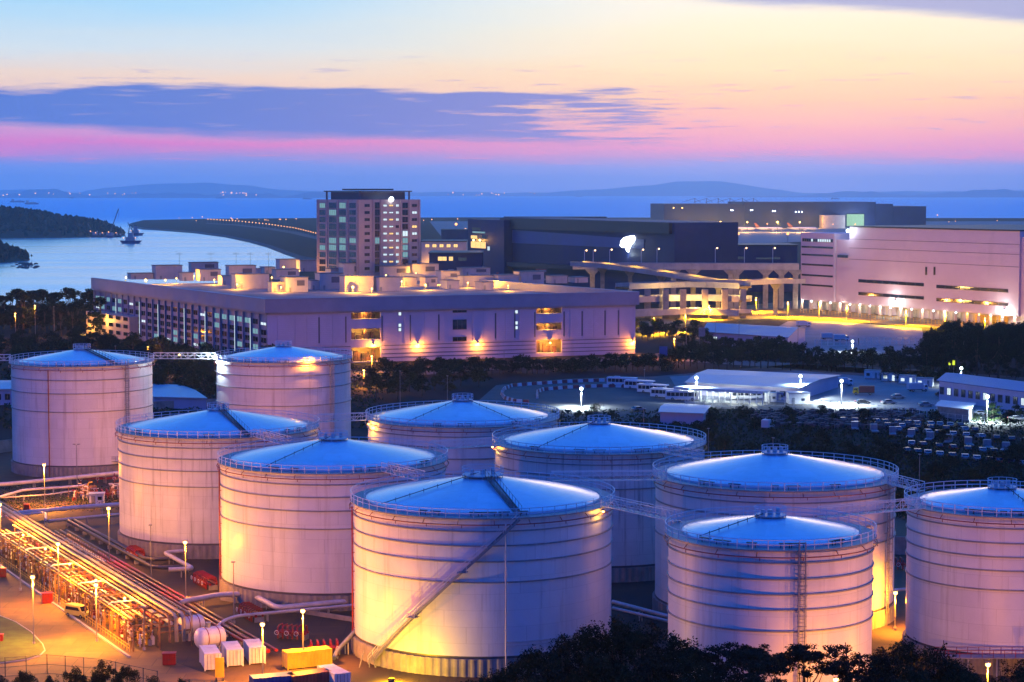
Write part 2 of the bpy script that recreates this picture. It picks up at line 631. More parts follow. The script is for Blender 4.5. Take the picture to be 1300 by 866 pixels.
# ================================================================== THE SETTING
SEA = -3.0
struct(MB().sheet([(-22000, -900), (22000, -900), (22000, 39500), (-22000, 39500)], SEA).build('sea', M['sea_water']), 'calm pale blue sea and channel')

shore_px = [(-900, 404), (-300, 400), (0, 394), (120, 386), (250, 366), (330, 347), (400, 328), (384, 325), (368, 320), (345, 311.5), (320, 305), (290, 299),
            (250, 294), (210, 291), (186, 289.6), (172, 287.5), (166, 283.5), (182, 279.5), (260, 277.8), (400, 276.8), (600, 276), (900, 276.4), (1300, 277), (2600, 278)]
shore = [P(x, y) for x, y in shore_px]
land = [(-900, -300)] + [(p.x, p.y) for p in shore] + [(4000, -300)]
struct(MB().sheet(land, 0).build('ground', M['soil']), 'dark flat reclaimed ground of the harbour shore')
mb = MB()
for i in range(1, len(shore) - 1):            # sloping rock revetment along the water
    a, b_ = shore[i], shore[i + 1]
    d = (b_ - a).normalized()
    n = Vector((-d.y, d.x, 0)) * 7
    k = max(2, int((b_ - a).length / 14))
    for j in range(k):
        p, q2 = a.lerp(b_, j / k), a.lerp(b_, (j + 1) / k)
        jit = lambda: Vector((random.uniform(-1.6, 1.6), random.uniform(-1.6, 1.6), 0))
        mb.add([p, q2, q2 + n + Vector((0, 0, SEA - .5)), p + n + Vector((0, 0, SEA - .5))], [(0, 1, 2, 3)])
rev = mb.build('shore_revetment', M['rock'])
struct(rev, 'rocky sloping revetment along the channel')


def sheet(name, pxs, z, m, label, kind='structure'):
    return struct(MB().sheet([P(x, y, z).xy for x, y in pxs], z).build(name, M[m]), label, kind)


sheet('tank_farm_ground', [(-120, 572), (150, 556), (480, 575), (760, 590), (950, 620), (1160, 640), (1460, 650), (1560, 960), (-260, 960)], .03, 'yard_floor', 'brown paved floor of the tank farm')
sheet('service_road', [(-160, 680), (-20, 668), (60, 712), (130, 768), (225, 842), (330, 880), (150, 905), (-220, 905)], .07, 'service_road', 'sodium lit service road beside the pipe rack')
lawn_px = [(-60, 783), (0, 782), (20, 790), (40, 803), (54, 818), (57, 826), (50, 833), (32, 838), (0, 842), (-60, 846)]
mb = MB()
mb.prism([P(x, y).xy for x, y in lawn_px], .05, .22)
struct(mb.build('lawn', M['lawn']), 'small green lawn with a kerb at the service road')
mb = MB()
mb.tube([P(x, y, .16) for x, y in lawn_px[1:]], .14, 6)
struct(mb.build('kerb', M['concrete_pale']), 'pale kerb round the lawn')
sheet('depot_yard', [(600, 515), (630, 489), (720, 481), (830, 478), (1010, 462), (1180, 470), (1400, 500), (1400, 548), (1090, 527), (900, 518), (840, 527), (770, 545), (640, 548)], .03, 'asphalt', 'asphalt yard of the bus depot and kart track')
sheet('depot_apron', [(850, 478), (1010, 470), (1100, 478), (1180, 492), (1400, 530), (1400, 540), (1090, 516), (985, 510), (870, 512)], .06, 'apron', 'pale concrete apron of the bus depot')
sheet('front_road', [(380, 476), (600, 462), (850, 449), (1010, 462), (1260, 476), (1400, 486), (1400, 492), (1230, 482), (1000, 468), (845, 457), (620, 470), (400, 486)], .03, 'asphalt', 'road in front of the long cargo building')
sheet('link_road', [(806, 452), (860, 446), (930, 438), (870, 428), (805, 420), (805, 414), (900, 424), (1000, 440), (870, 455), (820, 460)], .07, 'service_road', 'curving link road lit by sodium lamps')
sheet('truck_road', [(700, 412), (945, 388), (1016, 381), (1340, 404), (1420, 410), (1420, 432), (1170, 415), (1040, 405), (985, 404), (890, 409), (800, 422)], .05, 'service_road', 'wide truck road lit yellow in front of the pink warehouse')
sheet('truck_park', [(1000, 408), (1060, 408), (1170, 417), (1180, 452), (1010, 452), (960, 430)], .03, 'apron', 'fenced lorry park beyond the tree row')
sheet('airport_apron', [(545, 281), (2000, 281), (2000, 300), (1180, 300), (900, 312), (560, 300)], .05, 'apron', 'pale concrete airport apron')
sheet('shore_road', [(262, 283.2), (300, 285), (340, 289), (375, 294), (405, 301), (440, 311), (440, 316), (402, 304), (370, 296.5), (335, 290.5), (296, 286), (262, 284)], .05, 'asphalt', 'curving lamplit road along the far shore')


# ---- headlands at the left
def headland(name, label, ctr, lx, ly, h, rz, seed):
    rnd = random.Random(seed)
    nx, ny = 60, 26
    vs, fs = [], []
    ph = [(rnd.uniform(.5, 3), rnd.uniform(0, 6), rnd.uniform(.5, 3), rnd.uniform(0, 6)) for _ in range(6)]
    for j in range(ny + 1):
        for i in range(nx + 1):
            u, v = i / nx * 2 - 1, j / ny * 2 - 1
            rr = math.sqrt(u * u + v * v)
            bump = sum(sin(u * 5 * a + b0) * cos(v * 4 * c + d0) for a, b0, c, d0 in ph) / 6
            z = h * max(0, (1 - rr ** 1.7)) ** .75 * (1 + .22 * bump) + rnd.uniform(-.03, .03) * h
            z = z - 2 if rr < .97 else -5
            vs.append((u * lx * (1 + .06 * bump), v * ly * (1 + .08 * bump), z + SEA + 1.5 * (rr < .97)))
    for j in range(ny):
        for i in range(nx):
            a = j * (nx + 1) + i
            fs.append((a, a + 1, a + nx + 2, a + nx + 1))
    o = MB().add(vs, fs).build(name, M['hill_green'], smooth=180, loc=ctr, rz=rz)
    return struct(o, label)


h1 = P(-70, 302, SEA)
hd1 = headland('hill', 'dark wooded headland across the channel', (h1.x, h1.y + 170, 0), 262, 210, 43, -.12, 3)
h2 = P(-45, 331, SEA)
hd2 = headland('headland', 'nearer dark wooded headland at the channel mouth', (h2.x, h2.y, 0), 66, 110, 21, -.05, 5)

def forest(o, n, size, label, seed):
    rnd = random.Random(seed)
    me = o.data
    mb = MB()
    pol = [p for p in me.polygons if p.center.z > SEA + 3]
    for _ in range(n):
        p = rnd.choice(pol)
        v = o.matrix_basis @ (p.center + Vector((rnd.uniform(-4, 4), rnd.uniform(-8, 8), 0)))
        s_ = size * rnd.uniform(.5, 1.4)
        k = 6
        mb.lathe([(.01, v.z - s_), (s_ * rnd.uniform(.8, 1.1), v.z + s_ * .2), (s_ * rnd.uniform(.4, .7), v.z + s_ * rnd.uniform(.7, 1.1)), (.01, v.z + s_ * rnd.uniform(1.2, 1.8))], k, v.x, v.y)
    struct(mb.build('forest', M['leaf_needle']), label, 'stuff')


forest(hd1, 2600, 4.2, 'rough dark woodland covering the far headland', 1)
forest(hd2, 1200, 2.6, 'rough dark woodland covering the nearer headland', 2)
mb = MB()
rr_ = random.Random(6)
for _ in range(70):
    p = P(rr_.gauss(33, 7), rr_.uniform(334, 341), SEA)
    mb.ball((p.x, p.y, SEA), rr_.uniform(.8, 2.6), 6, .6)
struct(mb.build('shore_rocks', M['rock']), 'rocks at the tip of the nearer headland', 'stuff')

# ---- far hazy ridges beyond the sea
def ridge(label, dist, x0, x1, amp, base, seed):
    rnd = random.Random(seed)
    n = 160
    ph = [(rnd.uniform(1, 2) * 2 ** k, rnd.uniform(0, 6), .5 ** k) for k in range(6)]
    vs, fs = [], []
    for i in range(n + 1):
        u = i / n
        x = x0 + (x1 - x0) * u
        z = base + amp * abs(sum(a * sin(f * u * 9 + p) for f, p, a in ph)) * (sin(pi * u) ** .4)
        vs += [(x, dist - 700, SEA - 1), (x, dist, SEA + max(4, z)), (x, dist + 900, SEA - 1)]
    for i in range(n):
        a = i * 3
        fs += [(a, a + 3, a + 4, a + 1), (a + 1, a + 4, a + 5, a + 2)]
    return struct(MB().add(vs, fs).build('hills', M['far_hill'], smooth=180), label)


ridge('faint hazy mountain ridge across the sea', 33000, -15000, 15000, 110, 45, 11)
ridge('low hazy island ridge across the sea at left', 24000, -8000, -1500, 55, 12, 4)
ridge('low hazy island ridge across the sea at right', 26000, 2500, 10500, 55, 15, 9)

# ---- leaf crowns -------------------------------------------------------------
def crown_mesh(name, seed, blobs, leaf, n_leaf, m, droop=0.0, flat=1.0):
    """blobs: (x, y, z, rx, rz); leaf quads spread through each blob, denser to its skin"""
    rnd = random.Random(seed)
    vs, fs = [], []
    tot = sum(b[3] * b[3] for b in blobs)
    for (bx, by, bz, rx, rzz) in blobs:
        # uneven sub-clumps inside each blob
        subs = []
        for _ in range(9):
            d = Vector((rnd.gauss(0, 1), rnd.gauss(0, 1), rnd.gauss(0, 1))).normalized() * rnd.uniform(.45, 1.0)
            subs.append((Vector((bx + d.x * rx, by + d.y * rx, bz + d.z * rzz)), rnd.uniform(.28, .5) * rx))
        cnt = int(n_leaf * rx * rx / tot)
        for _ in range(cnt):
            c, r_ = rnd.choice(subs)
            d = Vector((rnd.gauss(0, 1), rnd.gauss(0, 1), rnd.gauss(0, 1))).normalized() * r_ * rnd.uniform(.4, 1.05)
            p = c + Vector((d.x, d.y, d.z * flat))
            a = Vector((rnd.gauss(0, 1), rnd.gauss(0, 1), rnd.gauss(0, .6) - droop)).normalized()
            b2 = a.cross(Vector((rnd.gauss(0, 1), rnd.gauss(0, 1), rnd.gauss(0, 1)))).normalized()
            s1 = leaf * rnd.uniform(.6, 1.4)
            s2 = s1 * rnd.uniform(.35, .7)
            k = len(vs)
            vs += [p - a * s1, p + b2 * s2, p + a * s1, p - b2 * s2]
            fs.append((k, k + 1, k + 2, k + 3))
    me = bpy.data.meshes.new(name)
    me.from_pydata([tuple(v) for v in vs], [], fs)
    me.materials.append(M[m])
    return me


def trunk_mesh(name, h, r, limbs, seed):
    rnd = random.Random(seed)
    mb = MB()
    pts = [(0, 0, -.2)]
    x = y = 0
    for k in range(1, 5):
        x += rnd.uniform(-.02, .02) * h
        y += rnd.uniform(-.02, .02) * h
        pts.append((x, y, h * k / 4))
    mb.tube(pts, [r, r * .85, r * .7, r * .5, r * .2], 6)
    for (tx, ty, tz) in limbs:
        z0 = h * rnd.uniform(.4, .75)
        s = Vector((x * z0 / h, y * z0 / h, z0))
        e = Vector((tx, ty, tz))
        mid = s.lerp(e, .5) + Vector((0, 0, -.04 * h))
        mb.tube([s, mid, e], [r * .42, r * .28, r * .1], 5)
    me = bpy.data.meshes.new(name)
    me.from_pydata(mb.v, [], mb.f)
    me.materials.append(M['bark'])
    return me


def rblobs(seed, n, h0, h1, rad, br, taper=1.0):
    rnd = random.Random(seed)
    out = []
    for i in range(n):
        u = rnd.random()
        z = h0 + (h1 - h0) * u
        rr = rad * (sin(pi * min(1, .18 + .82 * u)) ** taper)
        a = rnd.uniform(0, 2 * pi)
        d = rr * math.sqrt(rnd.random())
        k = br * rnd.uniform(.7, 1.25)
        out.append((d * cos(a), d * sin(a), z, k, k * .75))
    return out


KINDS = {}


def kind(name, blobs, leaf, nl, m, th, tr, seed, **kw):
    cm = crown_mesh('crown', seed, blobs, leaf, nl, m, **kw)
    limbs = [(b[0] * .8, b[1] * .8, b[2] - b[4] * .3) for b in blobs[:8]]
    KINDS[name] = (cm, trunk_mesh('trunk', th, tr, limbs, seed))


# all kinds are 10 m tall at scale 1
kind('round_a', rblobs(1, 16, 3.4, 8.6, 3.4, 1.7), .26, 2600, 'leaf_dark', 7.5, .24, 1)
kind('round_b', rblobs(2, 14, 3.0, 8.8, 3.0, 1.8), .26, 2600, 'leaf_mid', 7.5, .22, 2)
kind('round_c', rblobs(3, 18, 2.6, 8.4, 3.8, 1.5), .26, 2800, 'leaf_olive', 7.0, .25, 3)
kind('casuarina', rblobs(4, 15, 2.0, 9.3, 1.7, 1.05, 1.3), .22, 2400, 'leaf_needle', 9.2, .18, 4, droop=.6)
kind('bush', rblobs(5, 10, 1.8, 7.0, 4.2, 2.4), .34, 1800, 'leaf_dark', 5.0, .2, 5)
kind('big_a', rblobs(6, 34, 3.0, 9.0, 4.2, 1.25), .105, 16000, 'leaf_dark', 8.0, .28, 6, droop=.3)
kind('big_b', rblobs(7, 28, 3.6, 9.2, 3.8, 1.3), .105, 15000, 'leaf_needle', 8.2, .26, 7, droop=.3)
flatb = [(random.Random(40 + i).uniform(-4.8, 4.8), random.Random(80 + i).uniform(-2.6, 2.6), random.Random(120 + i).uniform(7.6, 9.4), 1.25, .42) for i in range(18)]
kind('umbrella', flatb, .10, 12000, 'leaf_needle', 8.4, .2, 8, flat=.45)
kind('spire', [(random.Random(i).uniform(-.3, .3), random.Random(i + 50).uniform(-.3, .3), 1.5 + i * .62, max(.25, 1.5 - i * .105), .7) for i in range(13)], .10, 7000, 'leaf_needle', 9.4, .16, 9, droop=.5)


def tree(kd, loc, h, label, group=None, name='tree', rz=None, sx=1.0, cat='tree'):
    cm, tm = KINDS[kd]
    r_ = thing(name, label, cat, loc, random.uniform(0, 6.28) if rz is None else rz, group)
    s = h / 10
    r_.scale = (s * sx, s * sx, s)
    for nm, me in (('trunk', tm), ('crown', cm)):
        c = bpy.data.objects.new(nm, me)
        COL.objects.link(c)
        c.parent = r_
    return r_


# ================================================================== TANKS
TANKS = {}
PADZ = 3.0


def railing(mb, r, z, n, hh=1.3, pr=.05, a0=0, a1=2 * pi, seg=96):
    full = abs(a1 - a0 - 2 * pi) < 1e-5
    for zz in (z + hh, z + hh * .55):
        k = seg if full else max(4, int(seg * (a1 - a0) / 6.28))
        pts = [(r * cos(a0 + (a1 - a0) * i / k), r * sin(a0 + (a1 - a0) * i / k), zz) for i in range(k if full else k + 1)]
        mb.tube(pts, pr, 4, closed=full)
    for i in range(n):
        a = a0 + (a1 - a0) * i / n
        mb.box(r * cos(a) - pr, r * sin(a) - pr, z, r * cos(a) + pr, r * sin(a) + pr, z + hh)


def cam_ang(ctr, frac):
    """angle on the shell where the photograph shows horizontal fraction frac (-1 left edge .. 1 right edge), camera side"""
    to = math.atan2(-ctr.y, -ctr.x)
    return to + math.asin(max(-1, min(1, frac)))


def tank(key, label, l, r, yb, h, rings, seams=24, stained=False, pipe=True, rise=.2, apex_ring=2.2, roofstair=None, roofpipe=None, ladders=(), pipes=(), lamps=()):
    c = P((l + r) / 2, yb, PADZ)
    dist = c.length
    dist = math.hypot(c.x, c.y)
    Rr = (r - l) / 2 * math.hypot(c.y, 0) / FPX
    t_ = thing('storage_tank', label, 'tank', (c.x, c.y, 0), 0, 'white storage tanks of the tank farm')
    TANKS[key] = (c, Rr, PADZ + h)
    z0, z1 = PADZ, PADZ + h
    # concrete pad with a ribbed wall
    mb = MB()
    n = 400
    prof = []
    for k in range(n):
        rr = Rr + (.44 if k % 4 < 2 else .30)
        a = 2 * pi * k / n
        prof.append((rr * cos(a), rr * sin(a)))
    mb.prism(prof, 0, z0 - .35)
    mb.build('concrete_base', M['concrete'], t_)
    MB().lathe([(Rr - .5, z0 - .36), (Rr + .02, z0 - .36), (Rr + .02, z0 + .02), (Rr - .5, z0 + .02)], 96).build('bottom_joint', M['dark_steel'], t_)
    MB().lathe([(Rr, z0 + .02), (Rr, z1)], 128).build('shell', M['shell_stain' if stained else 'shell_paint'], t_, smooth=40)
    for fr in rings:
        z = z0 + h * fr
        MB().lathe([(Rr + .01, z - .11), (Rr + .19, z - .12), (Rr + .19, z + .06), (Rr + .01, z + .07)], 96).build('stiffening_ring', M['grey_steel'], t_, smooth=30)
    rc = Rr - 1.9
    MB().lathe([(rc - .2, z1 - .05), (Rr + .55, z1 - .05), (Rr + .55, z1 + .12), (rc - .2, z1 + .12)], 96).build('rim_walkway', M['grey_steel'], t_, smooth=30)
    az_ = z1 + .14 + rc * rise
    roof = MB().lathe([(rc, z1 + .125), (rc, z1 + .40), (rc * .8, z1 + .40 + rc * rise * .235), (rc * .5, z1 + .25 + rc * rise * .545), (rc * .2, az_ - rc * rise * .15), (.01, az_)], 96).build('roof', M['roof_paint'], t_, smooth=50)
    mb = MB()
    railing(mb, Rr + .45, z1 + .1, int(2 * pi * Rr / 2.0), 1.35, .06)
    railing(mb, rc + .25, z1 + .1, int(2 * pi * Rr / 4.0), 1.0, .022)
    mb.build('guardrail', M['rail_steel'], t_)
    # apex platform
    mb = MB()
    mb.lathe([(.01, az_ + .04), (apex_ring, az_ + .04), (apex_ring, az_ - .12)], 24)
    for k in range(8):
        mb.beam((apex_ring * .97 * cos(k * pi / 4), apex_ring * .97 * sin(k * pi / 4), az_ - .8), (apex_ring * .97 * cos(k * pi / 4), apex_ring * .97 * sin(k * pi / 4), az_), .12)
    mb.cyl(0, 0, az_, az_ + .7, .4, 10)
    mb.cyl(apex_ring * .5, .6, az_, az_ + .9, .3, 8)
    mb.cyl(-apex_ring * .5, -.5, az_, az_ + .8, .3, 8)
    mb.build('apex_platform', M['ring_steel'], t_)
    mb = MB()
    railing(mb, apex_ring, az_ + .04, 12, 1.1, .04, seg=24)
    mb.build('apex_railing', M['rail_steel'], t_)
    if roofstair is not None:
        a = cam_ang(c, roofstair)
        mb = MB()
        e, s_ = Vector((cos(a), sin(a), 0)), Vector((-sin(a), cos(a), 0))
        p, q2 = e * apex_ring + Vector((0, 0, az_ + .1)), e * (rc + .6) + Vector((0, 0, z1 + .45))
        for sd in (-.5, .5):
            mb.beam(p + s_ * sd, q2 + s_ * sd, .12, .2)
            mb.tube([p + s_ * sd + Vector((0, 0, 1.1)), q2 + s_ * sd + Vector((0, 0, 1.1))], .04, 4)
            for k in range(11):
                x = p.lerp(q2, k / 10) + s_ * sd
                mb.beam(x, x + Vector((0, 0, 1.1)), .06)
        for k in range(40):
            x = p.lerp(q2, (k + .5) / 40)
            mb.beam(x - s_ * .5, x + s_ * .5, .26, .04)
        mb.build('roof_stair', M['dark_steel'], t_)
    for fr in ([] if roofpipe is None else roofpipe):
        a = cam_ang(c, fr)
        mb = MB()
        e = Vector((cos(a), sin(a), 0))
        p, q2 = e * .8 + Vector((0, 0, az_ + .35)), e * (rc + .4) + Vector((0, 0, z1 + .8))
        mb.tube([p, q2], .07, 5)
        for k in range(1, 7):
            x = p.lerp(q2, k / 7)
            mb.beam(x - Vector((0, 0, .5)), x + Vector((0, 0, .25)), .09)
        mb.build('roof_pipe', M['dark_steel'], t_)
    if pipe:
        mb = MB()
        rr = Rr + .62
        mb.tube([(rr * cos(2 * pi * k / 72), rr * sin(2 * pi * k / 72), z1 - .85) for k in range(72)], .09, 5, closed=True)
        nb = int(Rr * 1.2)
        for k in range(nb):
            a = 2 * pi * (k + .37) / nb
            mb.beam(((Rr + .02) * cos(a), (Rr + .02) * sin(a), z1 - .3), ((rr + .05) * cos(a), (rr + .05) * sin(a), z1 - .9), .08)
            mb.beam((rr * cos(a + .03), rr * sin(a + .03), z1 - .85), (rr * cos(a + .03), rr * sin(a + .03), z1 - 1.3), .1)
        mb.build('deluge_pipe', M['maroon_paint'], t_)
    for fr, jog, m in pipes:          # stand-off risers with an optional dogleg
        a = cam_ang(c, fr)
        off = .9 if jog else .35
        pts = [((Rr + off) * cos(a), (Rr + off) * sin(a), z1 - .7)]
        if jog:
            a2 = cam_ang(c, fr + jog)
            pts += [((Rr + off) * cos(a), (Rr + off) * sin(a), z0 + h * .48), ((Rr + off) * cos(a2), (Rr + off) * sin(a2), z0 + h * .42)]
            a = a2
        pts += [((Rr + off) * cos(a), (Rr + off) * sin(a), z0 + .6), ((Rr + off) * cos(a), (Rr + off) * sin(a), .2)]
        mb = MB()
        mb.tube(pts, .13, 6)
        for k in range(7):
            z = z0 + h * (k + .3) / 7
            aa = cam_ang(c, fr) if (jog and z > z0 + h * .48) else a
            mb.beam((Rr * cos(aa), Rr * sin(aa), z), ((Rr + off) * cos(aa), (Rr + off) * sin(aa), z), .1)
        mb.build('riser_pipe', M[m], t_)
    for fr, wd in ladders:
        a = cam_ang(c, fr)
        e, s_ = Vector((cos(a), sin(a), 0)), Vector((-sin(a), cos(a), 0))
        mb = MB()
        for sd in (-wd / 2, wd / 2):
            mb.beam(e * (Rr + .55) + s_ * sd + Vector((0, 0, z0 - 1)), e * (Rr + .55) + s_ * sd + Vector((0, 0, z1 + 1.2)), .14, .30)
        k = z0
        while k < z1:
            mb.beam(e * (Rr + .55) - s_ * wd / 2 + Vector((0, 0, k)), e * (Rr + .55) + s_ * wd / 2 + Vector((0, 0, k)), .06)
            k += .5
        for z in [z0 + h * f for f in (.12, .36, .6, .84)]:
            for sd in (-wd / 2, wd / 2):
                mb.beam(e * Rr + s_ * sd + Vector((0, 0, z)), e * (Rr + .55) + s_ * sd + Vector((0, 0, z)), .08)
        mb.build('ladder', M['grey_steel'], t_)
        mb = MB()
        for k in range(14):
            z = z0 + 2.5 + (h - 3) * k / 13
            mb.tube([e * (Rr + .55 + .75 * sin(u)) + s_ * (wd * .75 * cos(u)) + Vector((0, 0, z)) for u in [pi * i / 6 for i in range(7)]], .035, 4)
        for u in (pi * .25, pi * .5, pi * .75):
            x = e * (Rr + .55 + .75 * sin(u)) + s_ * (wd * .75 * cos(u))
            mb.beam(x + Vector((0, 0, z0 + 2.5)), x + Vector((0, 0, z1 - .5)), .05)
        mb.build('ladder_cage', M['grey_steel'], t_)
    # gauge hatches and benches on the walkway
    rnd = random.Random(key)
    for k in range(7):
        mb = MB()
        a = cam_ang(c, rnd.uniform(-.85, .85))
        e, s_ = Vector((cos(a), sin(a), 0)), Vector((-sin(a), cos(a), 0))
        x = e * (rc + .7)
        ln = rnd.uniform(.5, 1.3)
        mb.beam(x - s_ * ln + Vector((0, 0, z1 + .75)), x + s_ * ln + Vector((0, 0, z1 + .75)), .5, .12)
        for sd in (-1, 1):
            mb.beam(x + s_ * ln * .7 * sd + Vector((0, 0, z1 + .1)), x + s_ * ln * .7 * sd + Vector((0, 0, z1 + .72)), .1)
        mb.build('gauge_hatch', M['dark_steel'], t_)
    for k, (fr, zz, pw, cl) in enumerate(lamps):
        a = cam_ang(c, fr)
        rr = Rr + 1.0
        z = z1 + zz
        g = MB()
        g.beam((Rr * cos(a), Rr * sin(a), z1 + .1), (rr * cos(a), rr * sin(a), z + .1), .08)
        g.box(rr * cos(a) - .22, rr * sin(a) - .22, z, rr * cos(a) + .22, rr * sin(a) + .22, z + .22)
        lp = g.build('rim_lamp', M['grey_steel'], t_)
        MB().ball((rr * cos(a), rr * sin(a), z - .12), .2, 8).build('bulb', M['bulb_sodium' if cl is not WHITE else 'bulb_white'], lp)
        light((rr * cos(a), rr * sin(a), z - .5), pw, cl, .15, t_)
    return t_


STD = (.91, .805, .69, .54)
OLD = (.865, .73, .545)
SML = (.92, .815, .715, .615, .475)
tank('T1', 'tall white tank with three rings at the far left, sodium lamp at its foot', 18, 194, 580, 24.6, OLD, pipe=True, roofstair=.5, ladders=[(.6, .8)], pipes=[(-.46, 0, 'red_pipe_paint')], rise=.2)

tank('T4', 'white tank with glowing rim lamp standing before the long cargo building', 276, 446, 570, 24.2, OLD, ladders=[(.68, .8)], rise=.2, lamps=[(.34, .9, 1500, SODIUM), (-.93, -.2, 1200, WHITE)])
tank('T2', 'streaky stained white tank between the tall left tank and the amber tank', 153, 404, 669, 20.4, STD, stained=True, roofstair=.3, rise=.2)
tank('T3', 'amber lit white tank left of the big stair tank', 281, 567, 726, 20.4, STD, pipes=[(-.985, 0, 'red_pipe_paint')], roofpipe=[-.62], rise=.2, apex_ring=2.6)
tank('T5', 'shaded blue white tank nearest the kart track', 467, 708, 651, 20.4, STD, roofstair=None, roofpipe=[-.6, .6], rise=.2, lamps=[(-.93, -.4, 500, AMBER)])
tank('T6', 'shaded blue tank with dark drip streaks behind the stair tank', 627, 893, 695, 20.4, STD, stained=True, roofpipe=[-.6], rise=.2, lamps=[(-.96, -.3, 120, AMBER)])
tank('T7', 'wide tank behind the five-ring tank, glowing yellow at its foot', 830, 1134, 754, 20.4, STD, rise=.2, ladders=[(.9, .7)])
front = tank('F', 'big yellow lit tank with a diagonal stair across its shell', 448, 778, 797, 20.4, STD, roofstair=.28, roofpipe=[-.82], rise=.2, apex_ring=3.2, pipes=[(-.985, 0, 'red_pipe_paint'), (.16, .0001, 'pipe_lag')], lamps=[(.86, -.3, 90, AMBER)])
tank('T8', 'small pink tank with five rings and a central ladder behind dark pines', 846, 1106, 862, 20.6, SML, rise=.2, ladders=[(.29, .9)], roofpipe=[-.75])
tank('T9', 'small pink tank with five rings cut off by the right edge', 1150, 1388, 806, 20.4, SML, rise=.2, roofpipe=[.4])

# the stair on the front tank
c, Rr, zt = TANKS['F']
a_s, a_e = cam_ang(c, -.80), cam_ang(c, .25)
NS = 84
treads, strg, hand = MB(), MB(), MB()
pin, pout = [], []
for k in range(NS + 1):
    u = k / NS
    a = a_s + (a_e - a_s) * u
    z = .4 + (zt - .4) * u
    e = Vector((cos(a), sin(a), 0))
    pin.append(e * (Rr + .46) + Vector((0, 0, z)))
    pout.append(e * (Rr + 1.5) + Vector((0, 0, z)))
for k in range(NS):
    m1, m2 = pin[k].lerp(pin[k + 1], .5), pout[k].lerp(pout[k + 1], .5)
    treads.beam(m1, m2, .28, .05)
    for pp in (pin, pout):
        strg.beam(pp[k], pp[k + 1], .07, .32)
    if k % 4 == 0:
        hand.beam(pout[k], pout[k] + Vector((0, 0, 1.15)), .06)
for zz in (1.15, .6):
    hand.tube([p + Vector((0, 0, zz)) for p in pout], .045, 4)
    hand.tube([p + Vector((0, 0, zz)) for p in pin], .03, 4)
for k in (30, 56):          # landings
    e = (pout[k] - pin[k]).normalized()
    mid = pin[k].lerp(pout[k], .5)
    treads.beam(mid - e * .55, mid + e * .9, 1.5, .08)
    for j in (-.7, .7):
        sd = Vector((-e.y, e.x, 0)) * j
        hand.beam(mid + e * .9 + sd, mid + e * .9 + sd + Vector((0, 0, 1.2)), .06)
st = strg.build('stair', M['grey_steel'], front)
treads.build('treads', M['grey_steel'], st)
hand.build('handrail', M['rail_steel'], st)
foot = MB()
for sx in (-.5, .5):
    foot.beam(pout[0] + Vector((sx, -.8, 2.2)), pout[0] + Vector((sx * 2.4, -1.4, -.3)), .1)
    foot.beam(pout[4] + Vector((sx, 0, 0)), (pout[4].x + sx, pout[4].y, 0), .1)
foot.build('stair_support', M['grey_steel'], st)
cab = MB()            # thin cable tray from the riser foot to the right
a1, a2 = cam_ang(c, .17), cam_ang(c, .92)
cab.tube([((Rr + .5) * cos(a1 + (a2 - a1) * k / 20), (Rr + .5) * sin(a1 + (a2 - a1) * k / 20), PADZ + 2.2) for k in range(21)], .11, 5)
cab.tube([((Rr + .5) * cos(a1 + (a2 - a1) * k / 20), (Rr + .5) * sin(a1 + (a2 - a1) * k / 20), PADZ + 1.6) for k in range(21)], .06, 5)
cab.build('shell_pipe', M['pipe_lag'], front)


# ---- catwalks between the tank rims
def catwalk(p, q2, label, w=1.3, h=1.5):
    p, q2 = Vector(p), Vector(q2)
    base = Vector((p.x, p.y, p.z))
    t_ = thing('catwalk', label, 'catwalk', base, 0, 'truss catwalks linking the tanks')
    d = q2 - p
    L = d.length
    u = d.normalized()
    s_ = Vector((-u.y, u.x, 0)).normalized() * w / 2
    up = Vector((0, 0, h))
    dk, tr = MB(), MB()
    dk.beam(Vector((0, 0, 0)), d, w, .1)
    n = max(3, int(L / 1.6))
    for sd in (-1, 1):
        o_ = s_ * sd
        for zz in (0, .5, 1):
            tr.beam(o_ + up * zz, o_ + d + up * zz, .1 if zz != .5 else .06)
        for k in range(n + 1):
            x = d * (k / n) + o_
            tr.beam(x, x + up, .07)
            if k < n:
                y = d * ((k + 1) / n) + o_
                tr.beam(x if k % 2 else x + up, y + up if k % 2 else y, .06)
    dk.build('deck', M['grey_steel'], t_)
    tr.build('truss', M['rail_steel'], t_)
    return t_


def link(a, b_, label, da=0, db=0):
    (ca, ra, za), (cb, rb, zb) = TANKS[a], TANKS[b_]
    v = Vector((cb.x - ca.x, cb.y - ca.y, 0)).normalized()
    rot = lambda v, an: Vector((v.x * cos(an) - v.y * sin(an), v.x * sin(an) + v.y * cos(an), 0))
    p = Vector((ca.x, ca.y, za + .25)) + rot(v, da) * (ra + .6)
    q2 = Vector((cb.x, cb.y, zb + .25)) - rot(v, db) * (rb + .6)
    return catwalk(p, q2, label)


